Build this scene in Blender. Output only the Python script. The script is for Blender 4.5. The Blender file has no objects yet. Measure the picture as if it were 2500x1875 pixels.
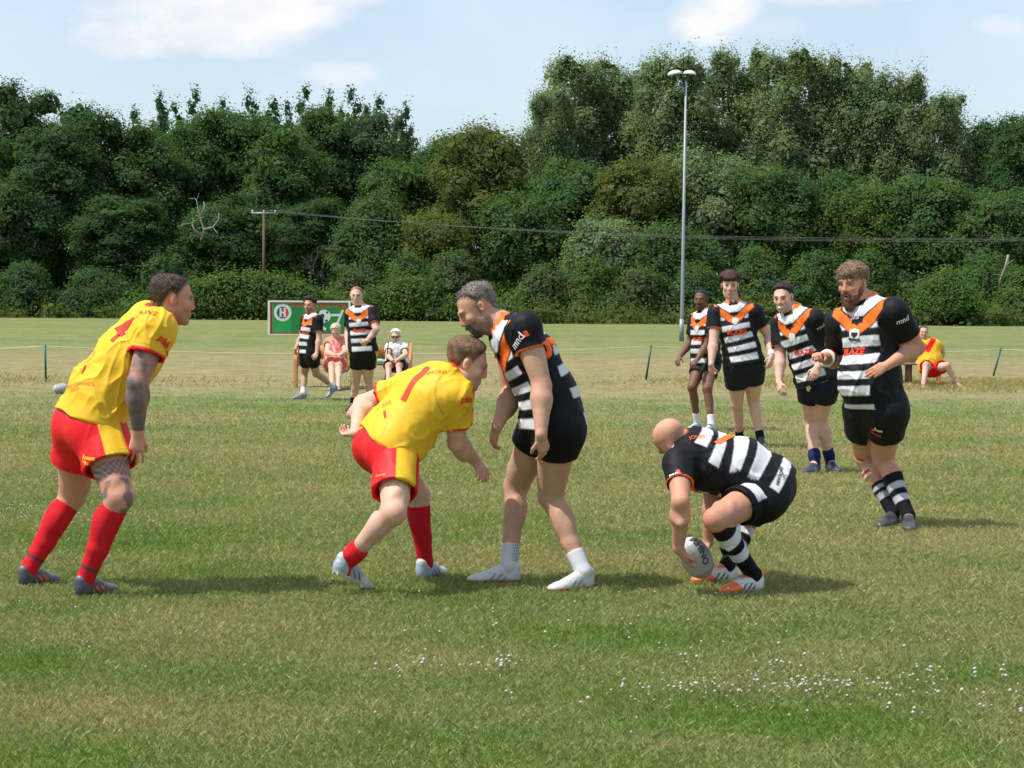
import bpy, math, random
import os, time
import numpy as np
from mathutils import Vector, Matrix
from mathutils.bvhtree import BVHTree
R = math.radians
rng = np.random.default_rng(7)
random.seed(7)
SC = bpy.context.scene
COL = SC.collection

# ------------------------------------------------------------------ camera
CAMZ = 1.54
FPX = 5000.0                      # focal length in photograph pixels (2500 wide)
PITCH = math.atan(199.5 / FPX)
ROLL = R(0.3)
cam_d = bpy.data.cameras.new('camera')
cam_d.sensor_width = 36.0
cam_d.lens = 72.0
cam_d.clip_start = 0.1
cam_d.clip_end = 3000.0
cam = bpy.data.objects.new('camera', cam_d)
COL.objects.link(cam)
CM = (Matrix.Rotation(math.pi / 2 - PITCH, 3, 'X') @ Matrix.Rotation(ROLL, 3, 'Z'))
cam.matrix_world = Matrix.Translation((0, 0, CAMZ)) @ CM.to_4x4()
SC.camera = cam
CMn = np.array(CM)


def at(px, py, depth):
    """point seen at photo pixel (px,py), at ground distance depth"""
    d = CMn @ np.array([(px - 1250) / FPX, -(py - 937.5) / FPX, -1.0])
    return np.array([0, 0, CAMZ]) + d * (depth / d[1])


def ground(px, py, z=0.0):
    d = CMn @ np.array([(px - 1250) / FPX, -(py - 937.5) / FPX, -1.0])
    return np.array([0, 0, CAMZ]) + d * ((z - CAMZ) / d[2])


def ray(px, py):
    d = CMn @ np.array([(px - 1250) / FPX, -(py - 937.5) / FPX, -1.0])
    return d / np.linalg.norm(d)

# ------------------------------------------------------------------ light
SUN_EL = R(60)
SUN_AZ = R(180 + 72)              # compass-like: direction the light comes from (x=sin, y=cos)
sdir = np.array([math.sin(SUN_AZ) * math.cos(SUN_EL), math.cos(SUN_AZ) * math.cos(SUN_EL), math.sin(SUN_EL)])
sd = bpy.data.lights.new('sun', 'SUN')
sd.energy = 4.3
sd.angle = R(0.55)
sd.color = (1.0, 0.955, 0.88)
so = bpy.data.objects.new('sun', sd)
so.rotation_euler = Vector(sdir).to_track_quat('Z', 'Y').to_euler()
so.location = (0, 0, 30)
COL.objects.link(so)

SC.view_settings.view_transform = 'Standard'
SC.view_settings.look = 'None'
SC.view_settings.exposure = 0.36
SC.view_settings.gamma = 1.0
SC.render.film_transparent = False
SC.cycles.max_bounces = 6
SC.cycles.diffuse_bounces = 3
SC.cycles.transparent_max_bounces = 8


def N(nt, t, **kw):
    n = nt.nodes.new(t)
    for k, v in kw.items():
        setattr(n, k, v)
    return n


def mathn(nt, op, a, b=None, c=None, clamp=False):
    n = nt.nodes.new('ShaderNodeMath')
    n.operation = op
    n.use_clamp = clamp
    for i, v in enumerate((a, b, c)):
        if v is None:
            continue
        if isinstance(v, (int, float)):
            n.inputs[i].default_value = v
        else:
            nt.links.new(v, n.inputs[i])
    return n.outputs[0]


def build_world():
    w = bpy.data.worlds.new('World')
    SC.world = w
    w.use_nodes = True
    nt = w.node_tree
    nt.nodes.clear()
    L = nt.links
    out = N(nt, 'ShaderNodeOutputWorld')
    bg = N(nt, 'ShaderNodeBackground')
    bg.inputs['Strength'].default_value = 0.12
    sky = N(nt, 'ShaderNodeTexSky')
    sky.sky_type = 'NISHITA'
    sky.sun_disc = False
    sky.sun_elevation = SUN_EL
    sky.sun_rotation = SUN_AZ
    sky.altitude = 50
    sky.air_density = 1.0
    sky.dust_density = 1.2
    sky.ozone_density = 1.5
    tc = N(nt, 'ShaderNodeTexCoord')
    sep = N(nt, 'ShaderNodeSeparateXYZ')
    L.new(tc.outputs['Generated'], sep.inputs[0])
    yy = mathn(nt, 'MAXIMUM', sep.outputs[1], 0.05)
    u = mathn(nt, 'DIVIDE', sep.outputs[0], yy)
    v = mathn(nt, 'DIVIDE', sep.outputs[2], yy)
    comb = N(nt, 'ShaderNodeCombineXYZ')
    L.new(u, comb.inputs[0])
    L.new(mathn(nt, 'MULTIPLY', v, 1.8), comb.inputs[1])
    nz = N(nt, 'ShaderNodeTexNoise')
    nz.inputs['Scale'].default_value = 15
    nz.inputs['Detail'].default_value = 10
    nz.inputs['Roughness'].default_value = 0.55
    L.new(comb.outputs[0], nz.inputs['Vector'])
    nz2 = N(nt, 'ShaderNodeTexNoise')
    nz2.inputs['Scale'].default_value = 7
    nz2.inputs['Detail'].default_value = 5
    L.new(comb.outputs[0], nz2.inputs['Vector'])
    clouds = [(470, 60, 290, 95, 1.0), (330, 95, 160, 60, 1.0), (600, 20, 270, 70, 1.0), (800, -20, 160, 50, 1.0),
              (840, 185, 110, 30, .5), (1725, 50, 110, 58, 1.0), (1760, 20, 90, 50, 1.0), (2050, -12, 190, 38, 1.0),
              (2430, 62, 80, 24, .45), (1900, 70, 110, 30, .3)]
    tot = None
    for (cx, cy, rx, ry, st) in clouds:
        u0, v0 = (cx - 1250) / FPX, (738 - cy) / FPX
        a = mathn(nt, 'DIVIDE', mathn(nt, 'SUBTRACT', u, u0), rx / FPX)
        b = mathn(nt, 'DIVIDE', mathn(nt, 'SUBTRACT', v, v0), ry / FPX)
        r2 = mathn(nt, 'ADD', mathn(nt, 'MULTIPLY', a, a), mathn(nt, 'MULTIPLY', b, b))
        m = mathn(nt, 'SUBTRACT', 1.15, r2)
        m = mathn(nt, 'ADD', m, mathn(nt, 'MULTIPLY', mathn(nt, 'SUBTRACT', nz.outputs[0], 0.5), 4.0))
        m = mathn(nt, 'MULTIPLY', m, .85, clamp=True)
        m = mathn(nt, 'MULTIPLY', m, st)
        tot = m if tot is None else mathn(nt, 'MAXIMUM', tot, m)
    # thin veil everywhere
    veil = mathn(nt, 'MULTIPLY_ADD', mathn(nt, 'SUBTRACT', nz2.outputs[0], 0.40, clamp=True), 1.0, 0.40, clamp=True)
    tot = mathn(nt, 'MULTIPLY', tot, mathn(nt, 'GREATER_THAN', sep.outputs[1], 0.06))
    shade = mathn(nt, 'MULTIPLY_ADD', nz.outputs[0], 2.6, 4.9)
    cc = N(nt, 'ShaderNodeCombineXYZ')
    L.new(shade, cc.inputs[0])
    L.new(mathn(nt, 'MULTIPLY', shade, 1.0), cc.inputs[1])
    L.new(mathn(nt, 'MULTIPLY', shade, 1.035), cc.inputs[2])
    mv = N(nt, 'ShaderNodeMix', data_type='RGBA')
    L.new(veil, mv.inputs['Factor'])
    L.new(sky.outputs[0], mv.inputs['A'])
    mv.inputs['B'].default_value = (5.5, 6.35, 7.2, 1)
    mix = N(nt, 'ShaderNodeMix', data_type='RGBA')
    L.new(tot, mix.inputs['Factor'])
    L.new(mv.outputs['Result'], mix.inputs['A'])
    L.new(cc.outputs[0], mix.inputs['B'])
    L.new(mix.outputs['Result'], bg.inputs['Color'])
    L.new(bg.outputs[0], out.inputs[0])


build_world()

# ------------------------------------------------------------------ helpers


def tag(o, label=None, cat=None, group=None, kind=None):
    if label:
        o['label'] = label
    if cat:
        o['category'] = cat
    if group:
        o['group'] = group
    if kind:
        o['kind'] = kind
    return o


def empty(name, loc, label=None, cat=None, group=None, rz=0):
    o = bpy.data.objects.new(name, None)
    o.empty_display_size = 0.2
    COL.objects.link(o)
    o.location = tuple(float(c) for c in loc)
    o.rotation_euler = (0, 0, rz)
    return tag(o, label, cat, group)


def mesh_obj(name, V, F, mat, parent=None, col=None, smooth=True, tri=None):
    """V (n,3) in parent-local coordinates; F (m,3|4) index array or list of lists"""
    me = bpy.data.meshes.new(name)
    V = np.asarray(V, dtype=np.float32)
    if isinstance(F, np.ndarray):
        n, k = F.shape
        me.vertices.add(len(V))
        me.vertices.foreach_set('co', V.ravel())
        me.loops.add(n * k)
        me.loops.foreach_set('vertex_index', F.astype(np.int32).ravel())
        me.polygons.add(n)
        me.polygons.foreach_set('loop_start', np.arange(0, n * k, k, dtype=np.int32))
        me.polygons.foreach_set('loop_total', np.full(n, k, dtype=np.int32))
        me.update(calc_edges=True)
        me.validate()
    else:
        me.from_pydata([tuple(v) for v in V.tolist()], [], [list(f) for f in F])
        me.update()
    if smooth:
        me.polygons.foreach_set('use_smooth', np.ones(len(me.polygons), dtype=bool))
    if col is not None:
        a = me.attributes.new('Col', 'FLOAT_COLOR', 'POINT')
        c = np.ones((len(V), 4), dtype=np.float32)
        c[:, :3] = col
        a.data.foreach_set('color', c.ravel())
    me.materials.append(mat)
    o = bpy.data.objects.new(name, me)
    COL.objects.link(o)
    if parent is not None:
        o.parent = parent
    return o


def lin(r, g, b):
    f = lambda c: (c / 255 / 12.92) if c / 255 <= 0.04045 else ((c / 255 + 0.055) / 1.055) ** 2.4
    return np.array([f(r), f(g), f(b)])


def pmat(name, color=None, rough=0.6, bump=0, bscale=200, spec=0.4, sss=0, sheen=0, metal=0, var=0, vscale=8, trans=0, coat=0):
    """color None -> reads the Col attribute (dyed cloth patterns, skin, leaves)"""
    m = bpy.data.materials.new(name)
    m.use_nodes = True
    nt = m.node_tree
    L = nt.links
    b = nt.nodes['Principled BSDF']
    b.inputs['Roughness'].default_value = rough
    b.inputs['Specular IOR Level'].default_value = spec
    b.inputs['Metallic'].default_value = metal
    if coat:
        b.inputs['Coat Weight'].default_value = coat
    if sheen:
        b.inputs['Sheen Weight'].default_value = sheen
        b.inputs['Sheen Roughness'].default_value = 0.5
    if color is None:
        at_ = N(nt, 'ShaderNodeAttribute', attribute_name='Col')
        src = at_.outputs['Color']
    else:
        rgb = N(nt, 'ShaderNodeRGB')
        rgb.outputs[0].default_value = (*color, 1)
        src = rgb.outputs[0]
    tcn = N(nt, 'ShaderNodeTexCoord')
    if var:
        nz = N(nt, 'ShaderNodeTexNoise')
        nz.inputs['Scale'].default_value = vscale
        nz.inputs['Detail'].default_value = 5
        L.new(tcn.outputs['Object'], nz.inputs['Vector'])
        f = mathn(nt, 'MULTIPLY_ADD', mathn(nt, 'SUBTRACT', nz.outputs[0], 0.5), 2 * var, 1.0)
        vm = N(nt, 'ShaderNodeVectorMath', operation='SCALE')
        L.new(src, vm.inputs[0])
        L.new(f, vm.inputs['Scale'])
        src = vm.outputs[0]
    L.new(src, b.inputs['Base Color'])
    if sss:
        b.inputs['Subsurface Weight'].default_value = sss
        b.inputs['Subsurface Radius'].default_value = (1.0, 0.35, 0.2)
        b.inputs['Subsurface Scale'].default_value = 0.008
    if bump:
        nz = N(nt, 'ShaderNodeTexNoise')
        nz.inputs['Scale'].default_value = bscale
        nz.inputs['Detail'].default_value = 4
        L.new(tcn.outputs['Object'], nz.inputs['Vector'])
        bp = N(nt, 'ShaderNodeBump')
        bp.inputs['Strength'].default_value = bump
        bp.inputs['Distance'].default_value = 0.01
        L.new(nz.outputs[0], bp.inputs['Height'])
        L.new(bp.outputs[0], b.inputs['Normal'])
    if trans:
        tr = N(nt, 'ShaderNodeBsdfTranslucent')
        vm = N(nt, 'ShaderNodeVectorMath', operation='MULTIPLY')
        L.new(src, vm.inputs[0])
        vm.inputs[1].default_value = (1.3, 1.5, 0.6)
        L.new(vm.outputs[0], tr.inputs[0])
        mx = N(nt, 'ShaderNodeMixShader')
        mx.inputs[0].default_value = trans
        L.new(b.outputs[0], mx.inputs[1])
        L.new(tr.outputs[0], mx.inputs[2])
        L.new(mx.outputs[0], nt.nodes['Material Output'].inputs['Surface'])
    return m


M = {}
M['skin'] = pmat('skin', None, rough=0.55, bump=0.22, bscale=110, spec=0.3, sss=0.10, var=0.14, vscale=22)
M['cloth'] = pmat('jersey_cloth', None, rough=0.62, bump=0.32, bscale=22, spec=0.16, sheen=0.0, var=0.06, vscale=10)
M['shiny_cloth'] = pmat('satin_cloth', None, rough=0.55, bump=0.35, bscale=20, spec=0.22, var=0.05, vscale=10)
M['knit'] = pmat('sock_knit', None, rough=0.85, bump=0.15, bscale=160, spec=0.2, var=0.08, vscale=25)
M['hair'] = pmat('hair', None, rough=0.55, bump=0.9, bscale=120, spec=0.3, var=0.45, vscale=70)
M['boot'] = pmat('boot_leather', None, rough=0.4, bump=0.3, bscale=70, spec=0.5, var=0.10, vscale=30)
M['print'] = pmat('print', None, rough=0.6, spec=0.3)
M['leaf'] = pmat('leaf', None, rough=0.8, spec=0.08, trans=0.42)
M['bark'] = pmat('bark', (0.075, 0.06, 0.045), rough=0.9, bump=0.8, bscale=12, var=0.4, vscale=4)
M['deadwood'] = pmat('dead_wood', (0.27, 0.235, 0.20), rough=0.9, bump=0.4, bscale=12, var=0.2, vscale=4)
M['blade'] = pmat('grass_blade', None, rough=0.6, spec=0.25, trans=0.25)
M['white_paint'] = pmat('white_paint', (0.72, 0.72, 0.70), rough=0.45, var=0.06)
M['galv'] = pmat('galvanised_steel', (0.24, 0.28, 0.30), rough=0.5, metal=0.3, var=0.12, vscale=3)
M['lampwhite'] = pmat('lamp_housing', (0.75, 0.76, 0.76), rough=0.35)
M['darkmetal'] = pmat('dark_metal', (0.05, 0.05, 0.05), rough=0.5)
M['polewood'] = pmat('creosoted_wood', (0.12, 0.075, 0.05), rough=0.9, bump=0.6, bscale=8, var=0.3, vscale=3)
M['wire'] = pmat('cable', (0.11, 0.11, 0.11), rough=0.5)
M['rope'] = pmat('rope', (0.62, 0.62, 0.50), rough=0.8)
M['postgreen'] = pmat('green_post', (0.02, 0.11, 0.085), rough=0.5, bump=0.2, bscale=20, var=0.25, vscale=10)
M['benchwood'] = pmat('varnished_wood', (0.50, 0.20, 0.055), rough=0.55, bump=0.3, bscale=15, var=0.25, vscale=6)
M['benchdark'] = pmat('weathered_wood', (0.20, 0.13, 0.08), rough=0.7, bump=0.3, bscale=15, var=0.25, vscale=6)


# ---------- value noise
def _hash2(ix, iy, seed):
    h = (ix.astype(np.int64) * 374761393 + iy.astype(np.int64) * 668265263 + seed * 1442695041) & 0x7fffffff
    h = ((h ^ (h >> 13)) * 1274126177) & 0x7fffffff
    return ((h ^ (h >> 16)) & 0xffff) / 65535.0


def vnoise(x, y, seed=0):
    ix, iy = np.floor(x), np.floor(y)
    fx, fy = x - ix, y - iy
    fx = fx * fx * (3 - 2 * fx)
    fy = fy * fy * (3 - 2 * fy)
    a = _hash2(ix, iy, seed)
    b = _hash2(ix + 1, iy, seed)
    c = _hash2(ix, iy + 1, seed)
    d = _hash2(ix + 1, iy + 1, seed)
    return (a * (1 - fx) + b * fx) * (1 - fy) + (c * (1 - fx) + d * fx) * fy


def fbm(x, y, seed=0, oct=4):
    s, a, t = 0, 0.5, 0
    for i in range(oct):
        s = s + a * vnoise(x * 2 ** i, y * 2 ** i, seed + i)
        t += a
        a *= 0.5
    return s / t


_wr = np.random.default_rng(3)
_WK = _wr.normal(size=(10, 3))
_WK /= np.linalg.norm(_WK, axis=1)[:, None]
_WP = _wr.uniform(0, 6.28, 10)


def sn3(P, freq, off=0.0):
    """smooth 3d noise, about -1..1"""
    s = 0
    for i in range(5):
        s = s + np.sin(P @ (_WK[i] * freq) + _WP[i] + off + 1.7 * np.sin(P @ (_WK[i + 5] * freq * 0.6) + _WP[i + 5] + off * 1.3))
    return s / 3.2


def folds(P, d, freq, off):
    """cloth folds running along d: sharp ridges with soft valleys, fading in and out"""
    d = nrm(d)
    Q = P - np.outer(P @ d, d) * .86
    Q = Q + .02 * np.stack([sn3(P, 9, off + 1), sn3(P, 9, off + 2), sn3(P, 9, off + 3)], 1)
    r = np.clip(1 - np.abs(sn3(Q, freq, off)) * 1.6, 0, 1)
    m = np.clip(.5 + .8 * sn3(P, 6, off + 5), 0, 1)
    return r * r * m


def sstep(a, b, x):
    t = np.clip((x - a) / (b - a), 0, 1)
    return t * t * (3 - 2 * t)


def nrm(v):
    v = np.asarray(v, dtype=float)
    return v / (np.linalg.norm(v) + 1e-12)

# ------------------------------------------------------------------ implicit surfaces


class Prim:
    __slots__ = ('fn', 'lo', 'hi')

    def __init__(s, fn, lo, hi):
        s.fn, s.lo, s.hi = fn, np.asarray(lo, float), np.asarray(hi, float)


def _clip(d, X, Y, Z, clip):
    if clip is not None:
        for (c, n) in clip:
            d = np.maximum(d, (X - c[0]) * n[0] + (Y - c[1]) * n[1] + (Z - c[2]) * n[2])
    return d


def cone(a, b, ra, rb, clip=None, bulge=0.0):
    a, b = np.asarray(a, float), np.asarray(b, float)
    ab = b - a
    L2 = float(ab @ ab) + 1e-12

    def fn(X, Y, Z):
        dx, dy, dz = X - a[0], Y - a[1], Z - a[2]
        t = np.clip((dx * ab[0] + dy * ab[1] + dz * ab[2]) / L2, 0, 1)
        d = np.sqrt((dx - t * ab[0]) ** 2 + (dy - t * ab[1]) ** 2 + (dz - t * ab[2]) ** 2)
        r = ra + (rb - ra) * t + bulge * 4 * t * (1 - t)
        return _clip(d - r, X, Y, Z, clip)
    m = max(ra, rb) + max(bulge, 0)
    return Prim(fn, np.minimum(a, b) - m, np.maximum(a, b) + m)


def eseg(a, b, ra, rb, Ra, Rb=None, clip=None):
    """segment with elliptical section; ra=(r along right, r along forward)"""
    a, b = np.asarray(a, float), np.asarray(b, float)
    Rb = Ra if Rb is None else Rb
    ab = b - a
    L = np.linalg.norm(ab) + 1e-9
    ax = ab / L
    Rm0 = nrm(Ra - ax * (Ra @ ax))
    Rm1 = nrm(Rb - ax * (Rb @ ax))

    def fn(X, Y, Z):
        dx, dy, dz = X - a[0], Y - a[1], Z - a[2]
        s = dx * ax[0] + dy * ax[1] + dz * ax[2]
        t = np.clip(s / L, 0, 1)
        over = s - t * L
        tt = t * t * (3 - 2 * t)
        rx = ra[0] + (rb[0] - ra[0]) * tt
        ry = ra[1] + (rb[1] - ra[1]) * tt
        rz = np.minimum(rx, ry)
        qx, qy, qz = dx - s * ax[0], dy - s * ax[1], dz - s * ax[2]
        R0 = [Rm0[i] + (Rm1[i] - Rm0[i]) * t for i in range(3)]
        u = qx * R0[0] + qy * R0[1] + qz * R0[2]
        q2 = qx * qx + qy * qy + qz * qz
        v2 = np.maximum(q2 - u * u, 0)
        k0 = np.sqrt((u / rx) ** 2 + v2 / (ry * ry) + (over / rz) ** 2) + 1e-6
        k1 = np.sqrt((u / (rx * rx)) ** 2 + v2 / ry ** 4 + (over / (rz * rz)) ** 2) + 1e-6
        return _clip(k0 * (k0 - 1) / k1, X, Y, Z, clip)
    m = max(*ra, *rb)
    return Prim(fn, np.minimum(a, b) - m, np.maximum(a, b) + m)


def ell(c, Rm, r, clip=None):
    """ellipsoid; Rm rows = axes"""
    c = np.asarray(c, float)
    r = np.asarray(r, float)

    def fn(X, Y, Z):
        dx, dy, dz = X - c[0], Y - c[1], Z - c[2]
        p = [dx * Rm[i][0] + dy * Rm[i][1] + dz * Rm[i][2] for i in range(3)]
        k0 = np.sqrt(sum((p[i] / r[i]) ** 2 for i in range(3))) + 1e-6
        k1 = np.sqrt(sum((p[i] / r[i] ** 2) ** 2 for i in range(3))) + 1e-6
        return _clip(k0 * (k0 - 1) / k1, X, Y, Z, clip)
    m = max(r)
    return Prim(fn, c - m, c + m)


class Field:
    def __init__(s, lo, hi, h):
        s.h = h
        s.lo = np.asarray(lo, float)
        s.n = np.ceil((np.asarray(hi, float) - s.lo) / h).astype(int) + 1
        s.F = np.full(tuple(s.n), 0.3, dtype=np.float32)

    def block(s, p, m):
        i0 = np.clip(np.floor((p.lo - m - s.lo) / s.h).astype(int), 0, s.n - 1)
        i1 = np.clip(np.ceil((p.hi + m - s.lo) / s.h).astype(int) + 1, 1, s.n)
        if np.any(i1 <= i0):
            return None
        ax = [(s.lo[i] + s.h * np.arange(i0[i], i1[i])).astype(np.float32) for i in range(3)]
        sl = tuple(slice(i0[i], i1[i]) for i in range(3))
        return sl, ax[0][:, None, None], ax[1][None, :, None], ax[2][None, None, :]

    def add(s, p, k=0.02):
        b = s.block(p, k + 3 * s.h)
        if b is None:
            return
        sl, X, Y, Z = b
        d = p.fn(X, Y, Z).astype(np.float32)
        f = s.F[sl]
        hh = np.maximum(k - np.abs(f - d), 0)
        s.F[sl] = np.minimum(f, d) - hh * hh / (4 * k)

    def sub(s, p, k=0.006):
        b = s.block(p, k + 3 * s.h)
        if b is None:
            return
        sl, X, Y, Z = b
        d = -p.fn(X, Y, Z).astype(np.float32)
        f = s.F[sl]
        hh = np.maximum(k - np.abs(f - d), 0)
        s.F[sl] = np.maximum(f, d) + hh * hh / (4 * k)

    def mesh(s):
        F = s.F
        F[0], F[-1], F[:, 0], F[:, -1], F[:, :, 0], F[:, :, -1] = [.3] * 6
        S = F < 0
        nx, ny, nz = F.shape
        any_ = np.zeros((nx - 1, ny - 1, nz - 1), bool)
        all_ = np.ones((nx - 1, ny - 1, nz - 1), bool)
        for i in (0, 1):
            for j in (0, 1):
                for k in (0, 1):
                    c = S[i:nx - 1 + i, j:ny - 1 + j, k:nz - 1 + k]
                    any_ |= c
                    all_ &= c
        act = any_ & ~all_
        idx = np.argwhere(act)
        vid = np.full(act.shape, -1, dtype=np.int32)
        vid[act] = np.arange(len(idx))
        cv = {}
        for i in (0, 1):
            for j in (0, 1):
                for k in (0, 1):
                    cv[(i, j, k)] = F[idx[:, 0] + i, idx[:, 1] + j, idx[:, 2] + k]
        acc = np.zeros((len(idx), 3))
        cnt = np.zeros(len(idx))
        keys = list(cv)
        for a in keys:
            for axn in range(3):
                if a[axn] == 0:
                    b = list(a)
                    b[axn] = 1
                    b = tuple(b)
                    fa, fb = cv[a], cv[b]
                    m = (fa < 0) != (fb < 0)
                    t = np.where(m, fa / np.where(m, fa - fb, 1), 0)
                    p = np.tile(np.array(a, float), (len(idx), 1))
                    p[:, axn] += t
                    acc[m] += p[m]
                    cnt[m] += 1
        V = s.lo + (idx + acc / cnt[:, None]) * s.h
        quads = []
        for axn in range(3):
            b, c = (axn + 1) % 3, (axn + 2) % 3
            sl0 = [slice(None)] * 3
            sl1 = [slice(None)] * 3
            sl0[axn] = slice(0, -1)
            sl1[axn] = slice(1, None)
            A, B = S[tuple(sl0)], S[tuple(sl1)]
            for (m, flip) in ((A & ~B, False), (B & ~A, True)):
                e = np.argwhere(m)
                e = e[(e[:, b] > 0) & (e[:, c] > 0)]

                def cell(db, dc):
                    q = e.copy()
                    q[:, b] += db
                    q[:, c] += dc
                    return vid[q[:, 0], q[:, 1], q[:, 2]]
                q = np.stack([cell(-1, -1), cell(0, -1), cell(0, 0), cell(-1, 0)], 1)
                if flip:
                    q = q[:, ::-1]
                quads.append(q)
        return V, np.concatenate(quads)


def vnormals(V, Q):
    n = np.cross(V[Q[:, 2]] - V[Q[:, 0]], V[Q[:, 3]] - V[Q[:, 1]])
    acc = np.zeros_like(V)
    for i in range(4):
        np.add.at(acc, Q[:, i], n)
    return acc / (np.linalg.norm(acc, axis=1)[:, None] + 1e-12)


def relax(V, Q, it=1, lam=0.5):
    for _ in range(it):
        acc = np.zeros_like(V)
        cnt = np.zeros(len(V))
        for i in range(4):
            j = (i + 1) % 4
            np.add.at(acc, Q[:, i], V[Q[:, j]])
            np.add.at(cnt, Q[:, i], 1)
            np.add.at(acc, Q[:, j], V[Q[:, i]])
            np.add.at(cnt, Q[:, j], 1)
        V = V * (1 - lam) + lam * acc / cnt[:, None]
    return V


# ------------------------------------------------------------------ ground
def patch(px, py, rx, ry, wgt):
    c = ground(px, py)
    sc = FPX / c[1]
    y0, y1 = ground(px, py + ry)[1], ground(px, max(py - ry, 760))[1]
    return (c[0], c[1], rx / sc, (y1 - y0) / 2, wgt)


# positive = lush green, negative = dry
PATCH = [patch(1900, 1760, 620, 75, 1.0), patch(2350, 1640, 260, 70, .7), patch(1500, 1700, 200, 40, .5), patch(700, 1680, 560, 45, .8),
         patch(60, 1640, 160, 50, .8), patch(250, 1850, 420, 60, .6), patch(1050, 1800, 300, 60, .45), patch(2400, 1840, 200, 40, .5),
         patch(300, 1320, 420, 55, .55), patch(560, 1400, 300, 40, .5), patch(1650, 1330, 260, 45, .35), patch(2350, 1210, 260, 35, .4),
         patch(1200, 1310, 300, 40, .3), patch(1250, 1430, 500, 30, .35), patch(1500, 1560, 260, 45, .4), patch(2250, 1440, 200, 30, .35),
         patch(600, 985, 700, 26, .6), patch(1900, 1000, 700, 26, .55), patch(1300, 1190, 900, 24, .25), patch(2300, 1090, 300, 20, .35),
         patch(2100, 1600, 230, 30, -.9), patch(1100, 1620, 330, 40, -.5), patch(400, 1540, 500, 45, -.6), patch(1700, 1830, 300, 30, -.6),
         patch(1900, 1100, 600, 45, -.35), patch(500, 1130, 700, 45, -.45), patch(2350, 1540, 250, 40, -.4), patch(200, 1740, 220, 30, -.5),
         patch(1250, 893, 2600, 42, -1.5), patch(2250, 930, 420, 18, -1.0)]
GREEN = np.array([.105, .165, .034])
LUSH = np.array([.075, .185, .026])
OLIVE = np.array([.170, .187, .070])
STRAW = np.array([.235, .205, .098])


def turf(x, y):
    """colour of the turf itself (dry and green areas), by place on the field"""
    g = .35 + 1.2 * (fbm(x * .35, y * .9, 11, 4) - .5) + .6 * (fbm(x * 1.9, y * 1.9, 5, 3) - .5)
    far = sstep(45, 62, y)
    g = g - .04 + far * .22
    for (cx, cy, rx, ry, wg) in PATCH:
        q = ((x - cx) / rx) ** 2 + ((y - cy) / ry) ** 2
        g = g + wg * np.exp(-q * 1.2) * .62
    g = g + .10 * far * np.sin(y * .35 + x * .02)
    c = np.where((g < .5)[..., None], STRAW + (OLIVE - STRAW) * np.clip((g + .15) / .65, 0, 1)[..., None],
                 OLIVE + (GREEN - OLIVE) * np.clip((g - .5) / .5, 0, 1)[..., None])
    c = c + (LUSH - c) * np.clip((g - 1.05) / .5, 0, 1)[..., None]
    return c, g


def build_ground():
    ys = np.concatenate([np.array([-400, -120, -40, -12, -2, 2, 4]), np.geomspace(5, 330, 520), np.array([420, 700, 1400, 2600])])
    t = np.linspace(-1, 1, 420)
    xs = np.sinh(t * 4.2) / math.sinh(4.2) * 140
    xs = np.concatenate([[-2500, -900, -350], xs, [350, 900, 2500]])
    X, Y = np.meshgrid(xs, ys)
    Z = np.zeros_like(X)
    V = np.stack([X.ravel(), Y.ravel(), Z.ravel()], 1)
    ny, nx = X.shape
    i = np.arange(ny - 1)[:, None] * nx + np.arange(nx - 1)[None, :]
    Q = np.stack([i, i + 1, i + 1 + nx, i + nx], -1).reshape(-1, 4)
    c, g = turf(V[:, 0], V[:, 1])
    m = bpy.data.materials.new('turf')
    m.use_nodes = True
    nt = m.node_tree
    L = nt.links
    b = nt.nodes['Principled BSDF']
    b.inputs['Roughness'].default_value = .95
    b.inputs['Specular IOR Level'].default_value = .1
    a = N(nt, 'ShaderNodeAttribute', attribute_name='Col')
    tc = N(nt, 'ShaderNodeTexCoord')
    fac = None
    for sc_, am in ((60, .5), (14, .6), (3.2, .5), (.8, .4)):
        nz = N(nt, 'ShaderNodeTexNoise')
        nz.inputs['Scale'].default_value = sc_
        nz.inputs['Detail'].default_value = 4
        nz.inputs['Roughness'].default_value = .7
        L.new(tc.outputs['Object'], nz.inputs['Vector'])
        v = mathn(nt, 'MULTIPLY', mathn(nt, 'SUBTRACT', nz.outputs[0], .5), am * 2.4)
        fac = v if fac is None else mathn(nt, 'ADD', fac, v)
    f = mathn(nt, 'ADD', fac, 1.0)
    vm = N(nt, 'ShaderNodeVectorMath', operation='SCALE')
    L.new(a.outputs['Color'], vm.inputs[0])
    L.new(f, vm.inputs['Scale'])
    L.new(vm.outputs[0], b.inputs['Base Color'])
    bp = N(nt, 'ShaderNodeBump')
    bp.inputs['Strength'].default_value = .6
    bp.inputs['Distance'].default_value = .04
    nz = N(nt, 'ShaderNodeTexNoise')
    nz.inputs['Scale'].default_value = 35
    nz.inputs['Detail'].default_value = 5
    L.new(tc.outputs['Object'], nz.inputs['Vector'])
    L.new(nz.outputs[0], bp.inputs['Height'])
    L.new(bp.outputs[0], b.inputs['Normal'])
    o = mesh_obj('ground', V, Q, m, None, c, smooth=False)
    tag(o, kind='structure')


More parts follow.
